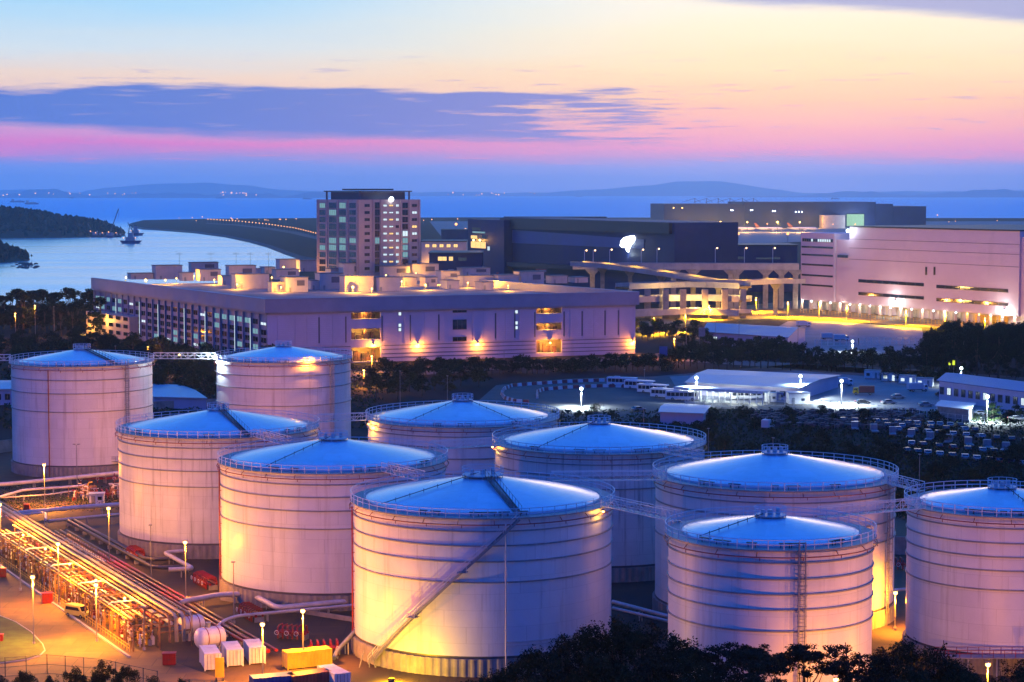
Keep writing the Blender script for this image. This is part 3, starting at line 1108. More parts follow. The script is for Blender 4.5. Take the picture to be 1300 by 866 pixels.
link('T2', 'T3', 'short catwalk from the stained tank to the amber tank')
link('T3', 'F', 'catwalk from the amber tank to the stair tank')
link('F', 'T8', 'catwalk from the stair tank to the small pink tank with a ladder', .25, .1)
link('F', 'T7', 'catwalk passing behind the stair tank to the wide yellow-footed tank', .5, -.1)
link('T5', 'T6', 'catwalk between the kart-side tank and the drip-streaked tank')
link('T3', 'T6', 'catwalk from the amber tank to the drip-streaked tank', .1, -.1)
link('T6', 'T7', 'catwalk from the drip-streaked tank to the wide yellow-footed tank')
link('T7', 'T9', 'upper catwalk between the wide tank and the right edge tank', .2, 0)
link('T8', 'T9', 'lower catwalk between the two small pink five-ring tanks', .3, -.2)
link('T1', 'T4', 'long high truss catwalk between the two tall far tanks')
link('T2', 'T5', 'catwalk from the stained tank to the kart-side tank')
ca, ra, za = TANKS['T1']
catwalk((ca.x - ra - .6, ca.y, za + .25), (ca.x - ra - 40, ca.y - 4, za + .25), 'high truss catwalk leaving the picture left of the tall tank')


# ================================================================== BUILDINGS
class Face:
    """a vertical wall plane seen in the photograph: s along the wall, z up, offset outwards"""
    def __init__(s, a, b_):
        s.o = Vector((a[0], a[1]))
        d = Vector((b_[0] - a[0], b_[1] - a[1]))
        s.L = d.length
        s.u = d / s.L
        n = Vector((s.u.y, -s.u.x))
        if n.dot(-s.o) < 0:
            n = -n
        s.n = n

    def hit(s, px, py):
        d = ray(px, py)
        # t*(dx,dy) = o + k*u
        det = d.x * -s.u.y + s.u.x * d.y
        t_ = (s.o.x * -s.u.y + s.u.x * s.o.y) / det
        k = (d.x * s.o.y - d.y * s.o.x) / -det if False else ((Vector((d.x, d.y)) * t_ - s.o).dot(s.u))
        return k, CAMZ + d.z * t_

    def pt(s, k, z, off=0):
        p = s.o + s.u * k + s.n * off
        return Vector((p.x, p.y, z))

    def box(s, mb, k0, k1, z0, z1, d0, d1):
        c = [s.pt(k0, 0, d0), s.pt(k1, 0, d0), s.pt(k1, 0, d1), s.pt(k0, 0, d1)]
        return mb.prism([(p.x, p.y) for p in c], z0, z1)

    def rect(s, x0, y0, x1, y1):
        a, b_ = s.hit(x0, (y0 + y1) / 2)[0], s.hit(x1, (y0 + y1) / 2)[0]
        k = (a + b_) / 2
        xm = (x0 + x1) / 2
        return min(a, b_), max(a, b_), s.hit(xm, y1)[1], s.hit(xm, y0)[1]

    def part(s, name, m, parent, k0, k1, z0, z1, d0, d1):
        return s.box(MB(), k0, k1, z0, z1, d0, d1).build(name, M[m], parent)


def holed_wall(F, mb, k0, k1, z0, z1, holes, th):
    ks = sorted({k0, k1} | {h_[i] for h_ in holes for i in (0, 1)})
    zs = sorted({z0, z1} | {h_[i] for h_ in holes for i in (2, 3)})
    for i in range(len(ks) - 1):
        run = None
        for j in range(len(zs) - 1):
            ck, cz = (ks[i] + ks[i + 1]) / 2, (zs[j] + zs[j + 1]) / 2
            solid = not any(h_[0] < ck < h_[1] and h_[2] < cz < h_[3] for h_ in holes)
            if solid:
                run = (run[0], zs[j + 1]) if run else (zs[j], zs[j + 1])
            if (not solid or j == len(zs) - 2) and run:
                F.box(mb, ks[i], ks[i + 1], run[0], run[1], -th, 0)
                run = None


# ---------------------------------------------------------------- long cargo building
B0, B1, B2 = P(121, 421), P(340, 464), P(806, 449)
B3 = B0 + (B2 - B1)
cb = thing('cargo_building', 'long lilac cargo building with glowing rooftop plant houses', 'building')
FF, FL, FR = Face(B1, B2), Face(B0, B1), Face(B2, B3)
HB = FF.hit(560, 376)[1]          # parapet top
ZR = HB - 3.2                      # roof surface
bays = [FF.rect(446, 393, 483, 405), FF.rect(446, 417, 483, 431), FF.rect(446, 441, 483, 470), FF.rect(681, 388, 713, 398), FF.rect(681, 410, 713, 419), FF.rect(681, 431, 713, 448)]
bays = [(a, b_, max(.3, z0), z1) for a, b_, z0, z1 in bays]
gw = FF.rect(566, 381, 598, 388)
mb = MB()
holed_wall(FF, mb, 0, FF.L, 0, ZR - .4, bays, .6)
mb.build('front_wall', M['facade_tile'], cb)
inset = -10.0
core = [FF.pt(.8, 0, inset).xy, FF.pt(FF.L - .8, 0, inset).xy, FF.pt(FF.L - .8, 0, -150).xy, ]
mb = MB()
b0i, b3i = FL.pt(.5, 0, -.6), FR.pt(FR.L - .6, 0, -.6)
mb.prism([FF.pt(0.6, 0, inset).xy, FF.pt(FF.L - .6, 0, inset).xy, (b3i.x, b3i.y), (b0i.x, b0i.y)], 0, ZR - .5)
mb.build('core', M['unit_wall'], cb)
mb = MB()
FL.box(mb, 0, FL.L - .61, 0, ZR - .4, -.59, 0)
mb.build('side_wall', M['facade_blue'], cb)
FR.part('end_wall', 'facade_tile', cb, .61, FR.L, 0, ZR - .4, -.59, 0)
mb = MB()
mb.prism([B1.xy, B2.xy, B3.xy, B0.xy], ZR - .39, ZR)
mb.build('roof', M['roof_felt'], cb)
for Fx, e0, e1 in ((FF, -1.4, 1.4), (FL, -1.4, -.02), (FR, .02, 1.4)):      # heavy overhanging parapet
    mb = MB()
    Fx.box(mb, e0, Fx.L + e1, ZR - 2.2, HB, -.5 if Fx is FF else -.4, 1.4)
    Fx.box(mb, e0, Fx.L + e1, HB, HB + .35, -.6, 1.55)
    Fx.box(mb, 0.01, Fx.L - .01, ZR - 2.9, ZR - 2.21, .01, .7)
    mb.build('parapet', M['parapet'], cb)
# glowing cargo bays with racks inside
for i, (a, b_, z0, z1) in enumerate(bays):
    by = thing('x', 'x', 'x')
    bpy.data.objects.remove(by)
    mb = MB()
    FF.box(mb, a - .01, b_ + .01, z0 - .25, z0 - .01, -9.9, -.61)
    FF.box(mb, a - .01, b_ + .01, z1 + .01, z1 + .25, -9.9, -.61)
    bay = mb.build('loading_bay', M['concrete_pale'], cb)
    rnd = random.Random(i)
    mb = MB()
    k = a + .4
    while k < b_ - 1.2:
        wd = rnd.uniform(.8, 1.8)
        hh = rnd.uniform(.35, .85) * (z1 - z0)
        d = rnd.uniform(-6, -3)
        FF.box(mb, k, k + wd, z0, z0 + hh, d - 1, d)
        k += wd + rnd.uniform(.1, .6)
    mb.build('stacked_cargo', M['crate_mix'], bay)
    mb = MB()
    for k in range(3):
        s_ = a + (b_ - a) * (k + .5) / 3
        FF.box(mb, s_ - .8, s_ + .8, z1 - .18, z1 - .06, -3.6, -3.2)
    mb.build('strip_lamp', M['bulb_sodium'], bay)
    light(FF.pt((a + b_) / 2, z1 - .7, -3), 900, AMBER, .6, cb)
# cladding panels of the front, grouped in pairs between dark vertical gaps
groups = [(352, 373), (374.5, 404), (406, 438), (487, 504), (513, 520), (521.5, 556), (558, 564), (600, 628), (630, 652), (659, 678), (717, 722), (723.5, 738), (740, 767), (769, 784), (786, 803)]
for x0, x1 in groups:
    a, b_, z0, z1 = FF.rect(x0, 394, x1, 436)
    z1 = ZR - 3.6 if x1 - x0 > 12 else ZR - 5
    zlo = FF.rect(600, 394, 610, 433)[2]
    n = max(1, round((b_ - a) / 5.2))
    for k in range(n):
        p0, p1 = a + (b_ - a) * k / n + .06, a + (b_ - a) * (k + 1) / n - .06
        rows = 5
        mb = MB()
        for j in range(rows * 3):
            q0, q1 = zlo + (z1 - zlo) * j / (rows * 3), zlo + (z1 - zlo) * (j + 1) / (rows * 3) - .10
            FF.box(mb, p0, p1, q0, q1, .01, .22)
        mb.build('cladding_panel', M['facade_panel'], cb)
for x in (405, 439, 456 + 29, 521, 557, 629, 653.5, 679, 716, 739, 768, 785):
    a = FF.hit(x, 410)[0]
    FF.part('pilaster_gap', 'gap_dark', cb, a - .3, a + .3, 8.5, ZR - 4.5, .01, .12)
for j, z in enumerate((1.6, 3.2, 5.0, 6.6)):                   # louvred plinth bands
    for (p0, p1) in ((0.3, bays[0][0] - .4), (bays[0][1] + .4, bays[3][0] - .4), (bays[3][1] + .4, FF.L - .2)):
        FF.part('plinth_band', 'gap_dark', cb, p0, p1, z, z + .32, .01, .09)


def window(F, parent, r4, pane, frame='gap_dark', bars=2, d=.10, rows=1):
    a, b_, z0, z1 = r4
    wn = F.box(MB(), a, b_, z0, z1, .02, d).build('window', M[pane], parent)
    mb = MB()
    fw = min(.14, (b_ - a) * .09)
    F.box(mb, a - fw, a, z0 - fw, z1 + fw, .01, d + .10)
    F.box(mb, b_, b_ + fw, z0 - fw, z1 + fw, .01, d + .10)
    F.box(mb, a, b_, z1, z1 + fw, .01, d + .10)
    F.box(mb, a, b_, z0 - fw, z0, .01, d + .10)
    for k in range(1, bars):
        s_ = a + (b_ - a) * k / bars
        F.box(mb, s_ - fw * .4, s_ + fw * .4, z0, z1, d + .005, d + .07)
    mb.build('frame', M[frame], wn)
    return wn


window(FF, cb, FF.rect(567, 381.5, 597, 387.5), 'win_green', bars=6)
for y0, y1 in ((390, 396.5), (406, 418), (428, 433)):
    window(FF, cb, FF.rect(575, y0, 592, y1), 'glass_dark', bars=3)
for xs in (507.5, 655.5):
    for y in ((386, 392, 398.5, 413, 418.5) if xs < 600 else (382, 389, 396, 410, 416)):
        window(FF, cb, FF.rect(xs - 1.7, y - 2, xs + 1.7, y + 2), 'win_pale', bars=1)
window(FF, cb, FF.rect(350, 389, 367, 394), 'glass_dark', bars=4)
window(FF, cb, FF.rect(781, 374, 796, 379), 'glass_dark', bars=3)
# wall lamps of the front
for i, x in enumerate((474, 530, 606, 697, 803)):
    k, z = FF.hit(x, 437 - (x - 474) * .012)
    lp = FF.box(MB(), k - .35, k + .35, z, z + .3, .01, 1.6).build('wall_lamp', M['grey_steel'], cb)
    p = FF.pt(k, z - .22, 1.35)
    MB().ball(p, .42, 8).build('bulb', M['bulb_sodium'], lp)
    light(p + Vector((0, 0, -.7)), 2300, SODIUM, .3, cb)
# windows and fins of the side facade: one column of panes per bay
rnd = random.Random(21)
NB = 26
bw = FL.L / NB
for i in range(NB):
    s0 = i * bw
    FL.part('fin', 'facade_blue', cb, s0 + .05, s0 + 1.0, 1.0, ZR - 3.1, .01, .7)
    lit_top = rnd.random() < .45
    for j in range(5):
        z0 = 2.5 + j * (ZR - 7.5) / 5 + (.8 if j == 4 else 0)
        u = rnd.random()
        pm = 'glass_dark'
        if j == 4 and (i in (0, 1, 4, 19, 20, 21, 22) or u < .12):
            pm = 'win_cyan'
        elif u < .16:
            pm = 'win_cyan'
        elif u < .22:
            pm = 'win_pale'
        hh = 2.1 if pm != 'win_pale' else 1.1
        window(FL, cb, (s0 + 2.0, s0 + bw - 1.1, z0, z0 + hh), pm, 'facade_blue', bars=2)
    if i in (1, 4, 8, 11, 15, 18, 22, 24):
        mb = MB()
        FL.box(mb, s0 + .35, s0 + .7, 3, ZR - 5.2, .71, .8)
        mb.build('light_strip', M['win_pale'], cb)
# low pink wing at the far end of the side facade
LW0, LW1 = P(117, 423), P(172, 432)
FW = Face(LW0, LW1)
zt = FW.hit(140, 398)[1]
wing = MB()
FW.box(wing, 0, FW.L, 0, zt, -6, 3)
wg = wing.build('wing', M['pink_tile'], cb)
FW2 = Face(FW.pt(0, 0, 3), FW.pt(FW.L, 0, 3))
for k in range(6):
    for j in range(3):
        s0 = FW2.L * (k + .25) / 6
        window(FW2, cb, (s0, s0 + FW2.L * .09, 2 + j * 3.6, 3.6 + j * 3.6), 'glass_dark', bars=1)
light(FW2.pt(FW2.L * .5, 8, 3.0), 1500, AMBER, .3, cb)
light(FW2.pt(FW2.L * .1, 3, 5.0), 2200, AMBER, .3, cb)

# rooftop plant houses: photograph outline -> box standing on the roof
units = [(198, 232, 337, 355, 0), (243, 278, 333, 346, 1), (254, 281, 342, 357, 1), (291, 326, 337, 356, 1), (299, 343, 348, 367, 0), (351, 381, 342, 355, 1), (363, 392, 352, 371, 1),
         (406, 437, 347, 368, 1), (381, 407, 330, 345, 0), (355, 381, 329, 342, 0), (436, 465, 334, 353, 1), (438, 476, 350.5, 371, 0), (478, 509, 352, 370, 0), (467, 486, 336, 352, 1), (487, 522, 338, 353, 1),
         (523.5, 559, 335, 352, 1), (560.5, 585, 344, 360, 1), (587, 625, 340, 350, 1), (588, 632, 350, 364, 0), (633, 661, 349, 364, 0), (662, 693, 345, 363, 1), (310, 332, 341, 352, 0), (336, 350, 339, 348, 0), (420, 436, 341, 352, 0), (512, 530, 352, 363, 0), (540, 556, 352, 364, 1), (568, 584, 356, 367, 0), (612, 628, 358, 368, 0), (395, 408, 356, 368, 0), (282, 296, 350, 362, 0), (232, 246, 346, 357, 0), (345, 362, 358, 371, 0), (700, 722, 350, 360, 0), (730, 748, 352, 359, 0), (166, 195, 347, 355, 0)]
for i, (x0, x1, y0, y1, win) in enumerate(units):
    p, q2 = P(x0, y1, ZR), P(x1, y1, ZR)
    wd = (q2 - p).length
    u = FF.u
    dpt = random.Random(i).uniform(7, 11)
    hgt_ = PD(x0, y0, p.y).z - ZR
    F1 = Face((p.x, p.y), (p.x + u.x * wd, p.y + u.y * wd))
    mb = MB()
    F1.box(mb, 0, wd, ZR + .01, ZR + hgt_ - .3, -dpt, 0)
    un = mb.build('plant_house', M['unit_wall'], cb)
    F1.part('roof_slab', 'roof_felt', un, -.3, wd + .3, ZR + hgt_ - .3, ZR + hgt_, -dpt - .3, .3)
    if win:
        F1.part('louvre', 'gap_dark', un, wd * .5, wd * .85, ZR + hgt_ * .42, ZR + hgt_ * .78, .01, .12)
    F1.part('door', 'grey_steel', un, wd * .15, wd * .15 + 1.0, ZR + .05, ZR + 2.1, .01, .08)
rl = [(247, 341, 0), (246, 353, 0), (224, 356, 0), (294, 352, 0), (301, 364, 0), (345, 355, 0), (404, 364, 1), (357, 368, 0), (448, 368, 2), (472, 370, 0), (465, 348, 0), (490, 352, 0), (528, 349, 0),
      (553, 358, 1), (594, 362, 0), (612, 358, 1), (624, 362, 0), (669, 358, 2), (416, 339, 1), (430, 338, 1), (360, 341, 1), (185, 358, 1), (160, 355, 0), (380, 346, 0), (510, 360, 0), (540, 365, 1), (330, 362, 0), (210, 358, 0), (272, 358, 0), (645, 366, 0)]
for i, (x, y, k) in enumerate(rl):
    p = P(x, y + 3.5, ZR)
    g = MB()
    g.box(p.x - .06, p.y - .06, ZR, p.x + .06, p.y + .06, ZR + 2.3)
    lp = g.build('roof_lamp', M['grey_steel'], cb)
    MB().ball((p.x, p.y, ZR + 2.5), (.34, .45, .6)[k], 8).build('bulb', M['bulb_sodium'], lp)
    light((p.x + .2, p.y - 1.1, ZR + 2.6), (2600, 4000, 6000)[k], (1.0, .43, .03), .25, cb)
for i in range(110):                       # ducts, cowls and small plant between the houses
    x, y = random.uniform(150, 700), random.uniform(342, 372)
    p = P(x, y, ZR)
    if not (FF.pt(0, 0, -4) - p).length:
        continue
    rel = Vector((p.x - B1.x, p.y - B1.y))
    dn = -(rel.dot(FF.n))
    ds = rel.dot(FF.u)
    if dn < 3 or rel.dot(FL.n) > -4 or (Vector((p.x - B2.x, p.y - B2.y))).dot(FR.n) > -4:
        continue
    mb = MB()
    if i % 3:
        wx, wy, hh = random.uniform(1, 3.5), random.uniform(1, 2.5), random.uniform(.8, 1.8)
        mb.box(p.x - wx, p.y - wy, ZR + .01, p.x + wx, p.y + wy, ZR + hh)
    else:
        mb.cyl(p.x, p.y, ZR + .01, ZR + 2.0, .5, 10)
        mb.cyl(p.x, p.y, ZR + 2.0, ZR + 2.4, .8, 10)
    mb.build('roof_vent', M[('unit_wall', 'grey_steel', 'maroon_paint')[i % 3 if i % 7 else 2]], cb)
for x in (228, 268, 300, 318, 341):            # roof antennas against the water
    p = P(x, 350, ZR)
    g = MB()
    g.beam((p.x, p.y, ZR), (p.x, p.y, ZR + 13), .12)
    for zz in (12, 12.6):
        g.beam((p.x - 1.8, p.y, ZR + zz), (p.x + 1.8, p.y, ZR + zz), .1)
    g.build('antenna', M['dark_steel'], cb)

# ---------------------------------------------------------------- office tower
T0, T1_, T2_ = PD(403, 400, 1160), PD(455, 400, 1120), PD(533, 400, 1150)
tw = thing('office_tower', 'pink office tower with flat overhanging roof canopies and lit windows', 'building')
FA, FB = Face(T0, T1_), Face(T1_, T2_)
ZT = FB.hit(490, 253.5)[1]
T3_ = T0 + (T2_ - T1_)
MB().prism([T0.xy, T1_.xy, T2_.xy, T3_.xy], 0, ZT).build('wall', M['pink_tile'], tw)
rows = [261 + 8.9 * k for k in range(10)]
rnd = random.Random(5)


def wstrip(F, x0, x1, pick, bars=2, hh=5.0, rws=rows):
    for k, y in enumerate(rws):
        window(F, tw, F.rect(x0, y - hh / 2, x1, y + hh / 2), pick(k), bars=bars, d=.06)


lit = lambda s: (lambda k: ('win_cyan' if (k + 1) in s else 'glass_dark'))
wstrip(FA, 406, 413, lit({1, 7}), 3, 6)
wstrip(FA, 418, 427, lit({2, 6, 7}), 4, 7)
wstrip(FA, 431, 439, lit({1, 3, 6, 7}), 4, 7)
wstrip(FA, 444, 452, lit({6}), 3, 6)
wstrip(FB, 463, 469, lambda k: 'glass_dark', 2, 3.2)
wstrip(FB, 476, 481.5, lambda k: 'win_cyan' if k == 5 else 'glass_dark', 2, 7.6)
wstrip(FB, 486.5, 491, lambda k: 'win_pale', 2, 2.4)
wstrip(FB, 494, 499, lambda k: 'win_pale' if k % 2 else 'win_warm', 2, 1.8)
wstrip(FB, 502.5, 506, lambda k: 'glass_dark' if k == 3 else 'win_pale', 2, 3)
wstrip(FB, 511, 517.5, lambda k: 'win_pale' if k == 4 else ('win_cyan' if k in (5, 6, 7) else 'glass_dark'), 2, 6.6)
wstrip(FB, 523, 529, lambda k: 'win_pale' if k in (1, 4) else ('win_warm' if k == 3 else 'glass_dark'), 2, 3)
for x in (403.6, 415.5, 429, 441.5, 453.5):
    a = FA.hit(x, 300)[0]
    FA.part('pier', 'pink_tile', tw, a - .45, a + .45, 0, ZT, .02, .5)
for x in (455.6, 474, 483.5, 509, 519.8, 532.4):
    a = FB.hit(x, 300)[0]
    FB.part('pier', 'pink_tile', tw, a - .45, a + .45, 0, ZT, .02, .5)
mb = MB()
cx_, cy_ = (T0 + T2_) / 2, 0
q_ = lambda f, p: (cx_.x + (p.x - cx_.x) * f, cx_.y + (p.y - cx_.y) * f)
MB().prism([q_(.72, p) for p in (T0, T1_, T2_, T3_)], ZT, ZT + 4.2).build('penthouse', M['gap_dark'], tw)
MB().prism([q_(.86, p) for p in (T0, T1_, T2_, T3_)], ZT + 4.3, ZT + 4.9).build('roof_canopy', M['black_clad'], tw)
MB().prism([q_(.5, p) for p in (T0, T1_, T2_, T3_)], ZT + 5.2, ZT + 6.0).build('roof_canopy', M['black_clad'], tw)
for f in (.8,):
    for p in (T0, T1_, T2_, T3_):
        x, y = q_(f, p)
        MB().box(x - .5, y - .5, ZT, x + .5, y + .5, ZT + 4.3).build('canopy_post', M['gap_dark'], tw)
p = FB.pt(*FB.hit(496, 253), .6)
MB().ball(p, 1.3, 10).build('floodlight', M['bulb_white'], tw)

# ---------------------------------------------------------------- navy hangar with the lit emblem
N0, N1 = PD(638, 380, 1520), PD(856, 380, 1270)
nv = thing('navy_hangar', 'dark navy hangar with a glowing white emblem on its pale band', 'hangar')
FN = Face(N0, N1)
zt = FN.hit(700, 278)[1]
dvec = Vector((-FN.n.x, -FN.n.y)) * 45
MB().prism([N0.xy, N1.xy, N1.xy + dvec, N0.xy + dvec], 0, zt).build('wall', M['navy_clad'], nv)


def band(F, pts, name, m, parent, d0, d1):
    c2 = [F.hit(*p) for p in pts]
    a = [F.pt(k, z, d0) for k, z in c2]
    b_ = [F.pt(k, z, d1) for k, z in c2]
    n = len(pts)
    mb = MB().add(a + b_, [tuple(range(n)), tuple(range(2 * n - 1, n - 1, -1))] + [(i, n + i, n + (i + 1) % n, (i + 1) % n) for i in range(n)])
    return mb.build(name, M[m], parent)


band(FN, [(638, 291), (818, 304), (818, 316), (638, 308)], 'pale_band', 'navy_light', nv, .02, .35)
band(FN, [(638, 277), (853, 283), (853, 297), (638, 290)], 'roof_band', 'black_clad', nv, .02, 2.2)
band(FN, [(638, 332), (853, 343), (853, 348), (638, 338)], 'canopy', 'black_clad', nv, .02, 5)
emb = [(788.5, 312), (789.5, 306), (793, 302), (799, 300), (806, 299), (807.5, 303), (806, 307), (803, 310), (800.5, 315), (799, 320.5), (796.5, 318), (795, 314), (791.5, 314.5)]
lg = band(FN, emb, 'lit_emblem', 'sign_white', nv, .4, .9)
k, z = FN.hit(798, 309)
light(FN.pt(k, z, 4), 300, WHITE, 1.0, nv)
light(FN.pt(k, z - 7, 3), 250, WHITE, 1.0, nv)
# annex left of the hangar
A0, A1 = PD(594, 360, 1560), PD(640, 360, 1500)
an = thing('office_annex', 'dark low annex with lit windows left of the navy hangar', 'building')
FAx = Face(A0, A1)
dv = Vector((-FAx.n.x, -FAx.n.y)) * 60
MB().prism([A0.xy, A1.xy, A1.xy + dv, A0.xy + dv], 0, FAx.hit(617, 279)[1]).build('wall', M['navy_clad'], an)
for (x0, y0, x1, y1, m) in ((598, 299, 606, 303, 'win_warm'), (598, 307, 617, 315, 'win_warm'), (619, 313, 622, 318, 'win_pale'), (600, 289, 610, 292, 'pane_dim'), (600, 294, 616, 296, 'win_cyan'), (612, 299, 618, 303, 'pane_dim')):
    window(FAx, an, FAx.rect(x0, y0, x1, y1), m, bars=3)
for x in (603, 611):
    k, z = FAx.hit(x, 305)
    MB().ball(FAx.pt(k, z, 1.2), .8, 8).build('wall_lamp', M['bulb_sodium'], an)
    light(FAx.pt(k, z, 2.5), 900, AMBER, .5, an)
# low dark terminal blocks between tower and hangar and right of the hangar
def block(name, label, x0, x1, yb, dist, ytop, m, depth=50, wins=(), d2=None, cat='building'):
    a, b_ = PD(x0, yb, dist), PD(x1, yb, d2 or dist)
    t_ = thing(name, label, cat)
    F = Face(a, b_)
    dv = Vector((-F.n.x, -F.n.y)) * depth
    zt_ = F.hit((x0 + x1) / 2, ytop)[1]
    MB().prism([a.xy, b_.xy, b_.xy + dv, a.xy + dv], 0, zt_).build('wall', M[m], t_)
    c4 = [F.pt(-.6, 0, .6).xy, F.pt(F.L + .6, 0, .6).xy, F.pt(F.L + .6, 0, -depth - .6).xy, F.pt(-.6, 0, -depth - .6).xy]
    MB().prism(c4, zt_ + .01, zt_ + .7).build('roof', M['black_clad'], t_)
    for (w0, h0, w1, h1, mm, bars) in wins:
        window(F, t_, F.rect(w0, h0, w1, h1), mm, bars=bars)
    return t_, F


block('terminal_block', 'low dark block with two orange windows beside the office tower', 545, 612, 350, 1400, 322, 'navy_clad', wins=[(556, 326, 567, 331, 'win_warm', 2), (570, 326, 575, 331, 'win_warm', 2), (582, 327, 592, 331, 'pane_dim', 3)])
t_, F = block('warehouse_shed', 'long orange lit shed front behind the low dark block', 535, 592, 330, 1750, 307, 'unit_wall', wins=[(540 + 9 * k, 310, 545 + 9 * k, 314, 'win_warm', 2) for k in range(5)])
for x in (545, 565, 585):
    light(F.pt(F.hit(x, 316)[0], 6, 5), 2500, AMBER, .5, t_)
block('terminal_block', 'very dark wide building right of the glowing emblem', 858, 925, 350, 1500, 288, 'black_clad', wins=[(862, 318, 880, 321, 'pane_dim', 4)])
block('terminal_block', 'dark blue low building behind the upper viaduct', 905, 1012, 350, 1450, 312, 'navy_clad', wins=[(930, 326, 945, 329, 'pane_dim', 4), (960, 327, 990, 329, 'pane_dim', 4)])
block('terminal_block', 'long low dark pier building on the far apron', 560, 640, 300, 2700, 292, 'navy_clad')
block('terminal_block', 'low dark hangar far behind the emblem hangar', 640, 770, 290, 3000, 276, 'navy_clad')
for i, (x, y) in enumerate([(876, 305), (886, 306), (903, 306)]):
    p = PD(x, y, 1440)
    t_ = thing('floodlight_mast', ('left', 'middle', 'right')[i] + 'most of three white floodlights above the dark building', 'floodlight', (p.x, p.y, 0))
    MB().cyl(0, 0, 0, p.z, .3, 8).build('pole', M['dark_steel'], t_)
    MB().ball((0, 0, p.z + .5), 1.0, 8).build('bulb', M['bulb_white'], t_)

# ---------------------------------------------------------------- pink warehouse at right
W0, W1 = P(1016, 392), P(1300, 416)
wh = thing('pink_warehouse', 'huge plain pink warehouse with lit loading docks along its foot', 'warehouse')
W2_ = W0 + (W1 - W0) * 1.5
FWH = Face(W0, W2_)
sA = FWH.hit(1059, 340)[0]
sB = FWH.hit(1078, 340)[0]
sC = FWH.hit(1294, 340)[0]
zA = FWH.hit(1040, 296)[1]
zM = FWH.hit(1180, 291)[1]
zD = 5.6
dep = 120
lo = MB()
FWH.box(lo, 0.5, FWH.L, 0, zD, -dep, -6)
lo.build('ground_storey', M['unit_wall'], wh)
FWH.part('stair_block', 'warehouse', wh, 0, sA, zD, zA, -40, 0)
FWH.part('link_block', 'warehouse', wh, sA, sB, zD, zA - 3.5, -40, -1.5)
FWH.part('main_wall', 'warehouse', wh, sB, sC, zD, zM, -dep, 0)
FWH.part('end_wall', 'warehouse', wh, sC, FWH.L, zD, zM - 3, -dep, -1.2)
FWH.part('roof_edge', 'black_clad', wh, sB - .5, sC + .5, zM, zM + .8, -dep - .4, .35)
for y in (303, 315, 330):
    z = FWH.hit(1180, y + 4)[1]
    FWH.part('wall_joint', 'gap_dark', wh, sB + .1, sC - .1, z, z + .22, .01, .10)
for y in (314, 324, 336.5, 350, 362.5):
    window(FWH, wh, FWH.rect(1018, y - .9, 1060, y + .9)[0:1] + (sA - 1.2,) + FWH.rect(1018, y - .9, 1060, y + .9)[2:], 'glass_dark', bars=6)
a, b_, z0, z1 = FWH.rect(1019, 303.5, 1060, 307)
for k in range(14):
    s0, s1 = a + (sA - 1 - a) * k / 14, a + (sA - 1 - a) * (k + .8) / 14
    window(FWH, wh, (s0, s1, z0, z1), 'win_pale' if k in (4, 7, 8, 9, 10, 11, 12) else 'glass_dark', bars=1)
for (x0, x1, y0, y1) in ((1090, 1173, 357, 361), (1189, 1280, 364.5, 368.5), (1090, 1173, 374, 377), (1189, 1280, 382, 385)):
    a, b_, z0, z1 = FWH.rect(x0, y0, x1, y1)
    zc = (z0 + z1) / 2
    n = 8
    for k in range(n):
        window(FWH, wh, (a + (b_ - a) * k / n + .1, a + (b_ - a) * (k + 1) / n - .1, zc - .8, zc + .8), 'glass_dark', bars=1)
for x in (1176, 1186.5):
    window(FWH, wh, FWH.rect(x - 1, 339, x + 1, 349), 'glass_dark', bars=1)
window(FWH, wh, FWH.rect(1063.5, 324, 1076.5, 327)[:2] + FWH.rect(1063.5, 324, 1076.5, 327)[2:], 'glass_dark', bars=3)
# loading docks: columns, canopy, doors and lamps
ND = 22
for k in range(ND):
    s0 = FWH.L * .70 * k / ND
    FWH.part('dock_column', 'pink_tile', wh, s0, s0 + 1.2, 0, zD - .01, -1.5, -.3)
    s1 = s0 + FWH.L * .70 / ND
    m_ = ('facade_panel', 'roof_sheet', 'grey_steel', 'facade_panel')[k % 4] if k not in (16, 17, 18) else 'yellow_paint'
    dd = FWH.part('dock_door', m_, wh, s0 + 1.6, s1 - .4, .1, 4.4, -5.99, -5.8)
    p = FWH.pt(s0 + 2.6, zD - .55, .6)
    lp = FWH.box(MB(), s0 + 2.4, s0 + 2.8, zD - .5, zD - .3, 0.01, .8).build('dock_lamp', M['grey_steel'], wh)
    MB().ball(p, .42, 8).build('bulb', M['bulb_white' if k not in (16, 17) else 'bulb_sodium'], lp)
    if k % 2 == 0:
        light(p + Vector((0, 0, -1.0)), 420, (1, .80, .5) if k not in (16, 18) else AMBER, .4, wh)
for (x, y, big) in ((1137, 387, 1), (1275, 399, 1)):
    k, z = FWH.hit(x, y)
    p = FWH.pt(k, z + 1.5, 1.5)
    lp = FWH.box(MB(), k - .6, k + .6, z + 2.6, z + 3.2, .01, 1.9).build('floodlight', M['grey_steel'], wh)
    MB().ball(p, 1.1, 10).build('bulb', M['bulb_white'], lp)
    light(p + FWH.n.to_3d() * 2.5 + Vector((0, 0, 0)), 2200, (.95, .95, .8), .6, wh)
k, z = FWH.hit(1079, 293)
p = FWH.pt(k, z, 1.5)
MB().ball(p, 1.0, 10).build('floodlight', M['bulb_white'], wh)
light(p + FWH.n.to_3d() * 2, 900, WHITE, .6, wh)

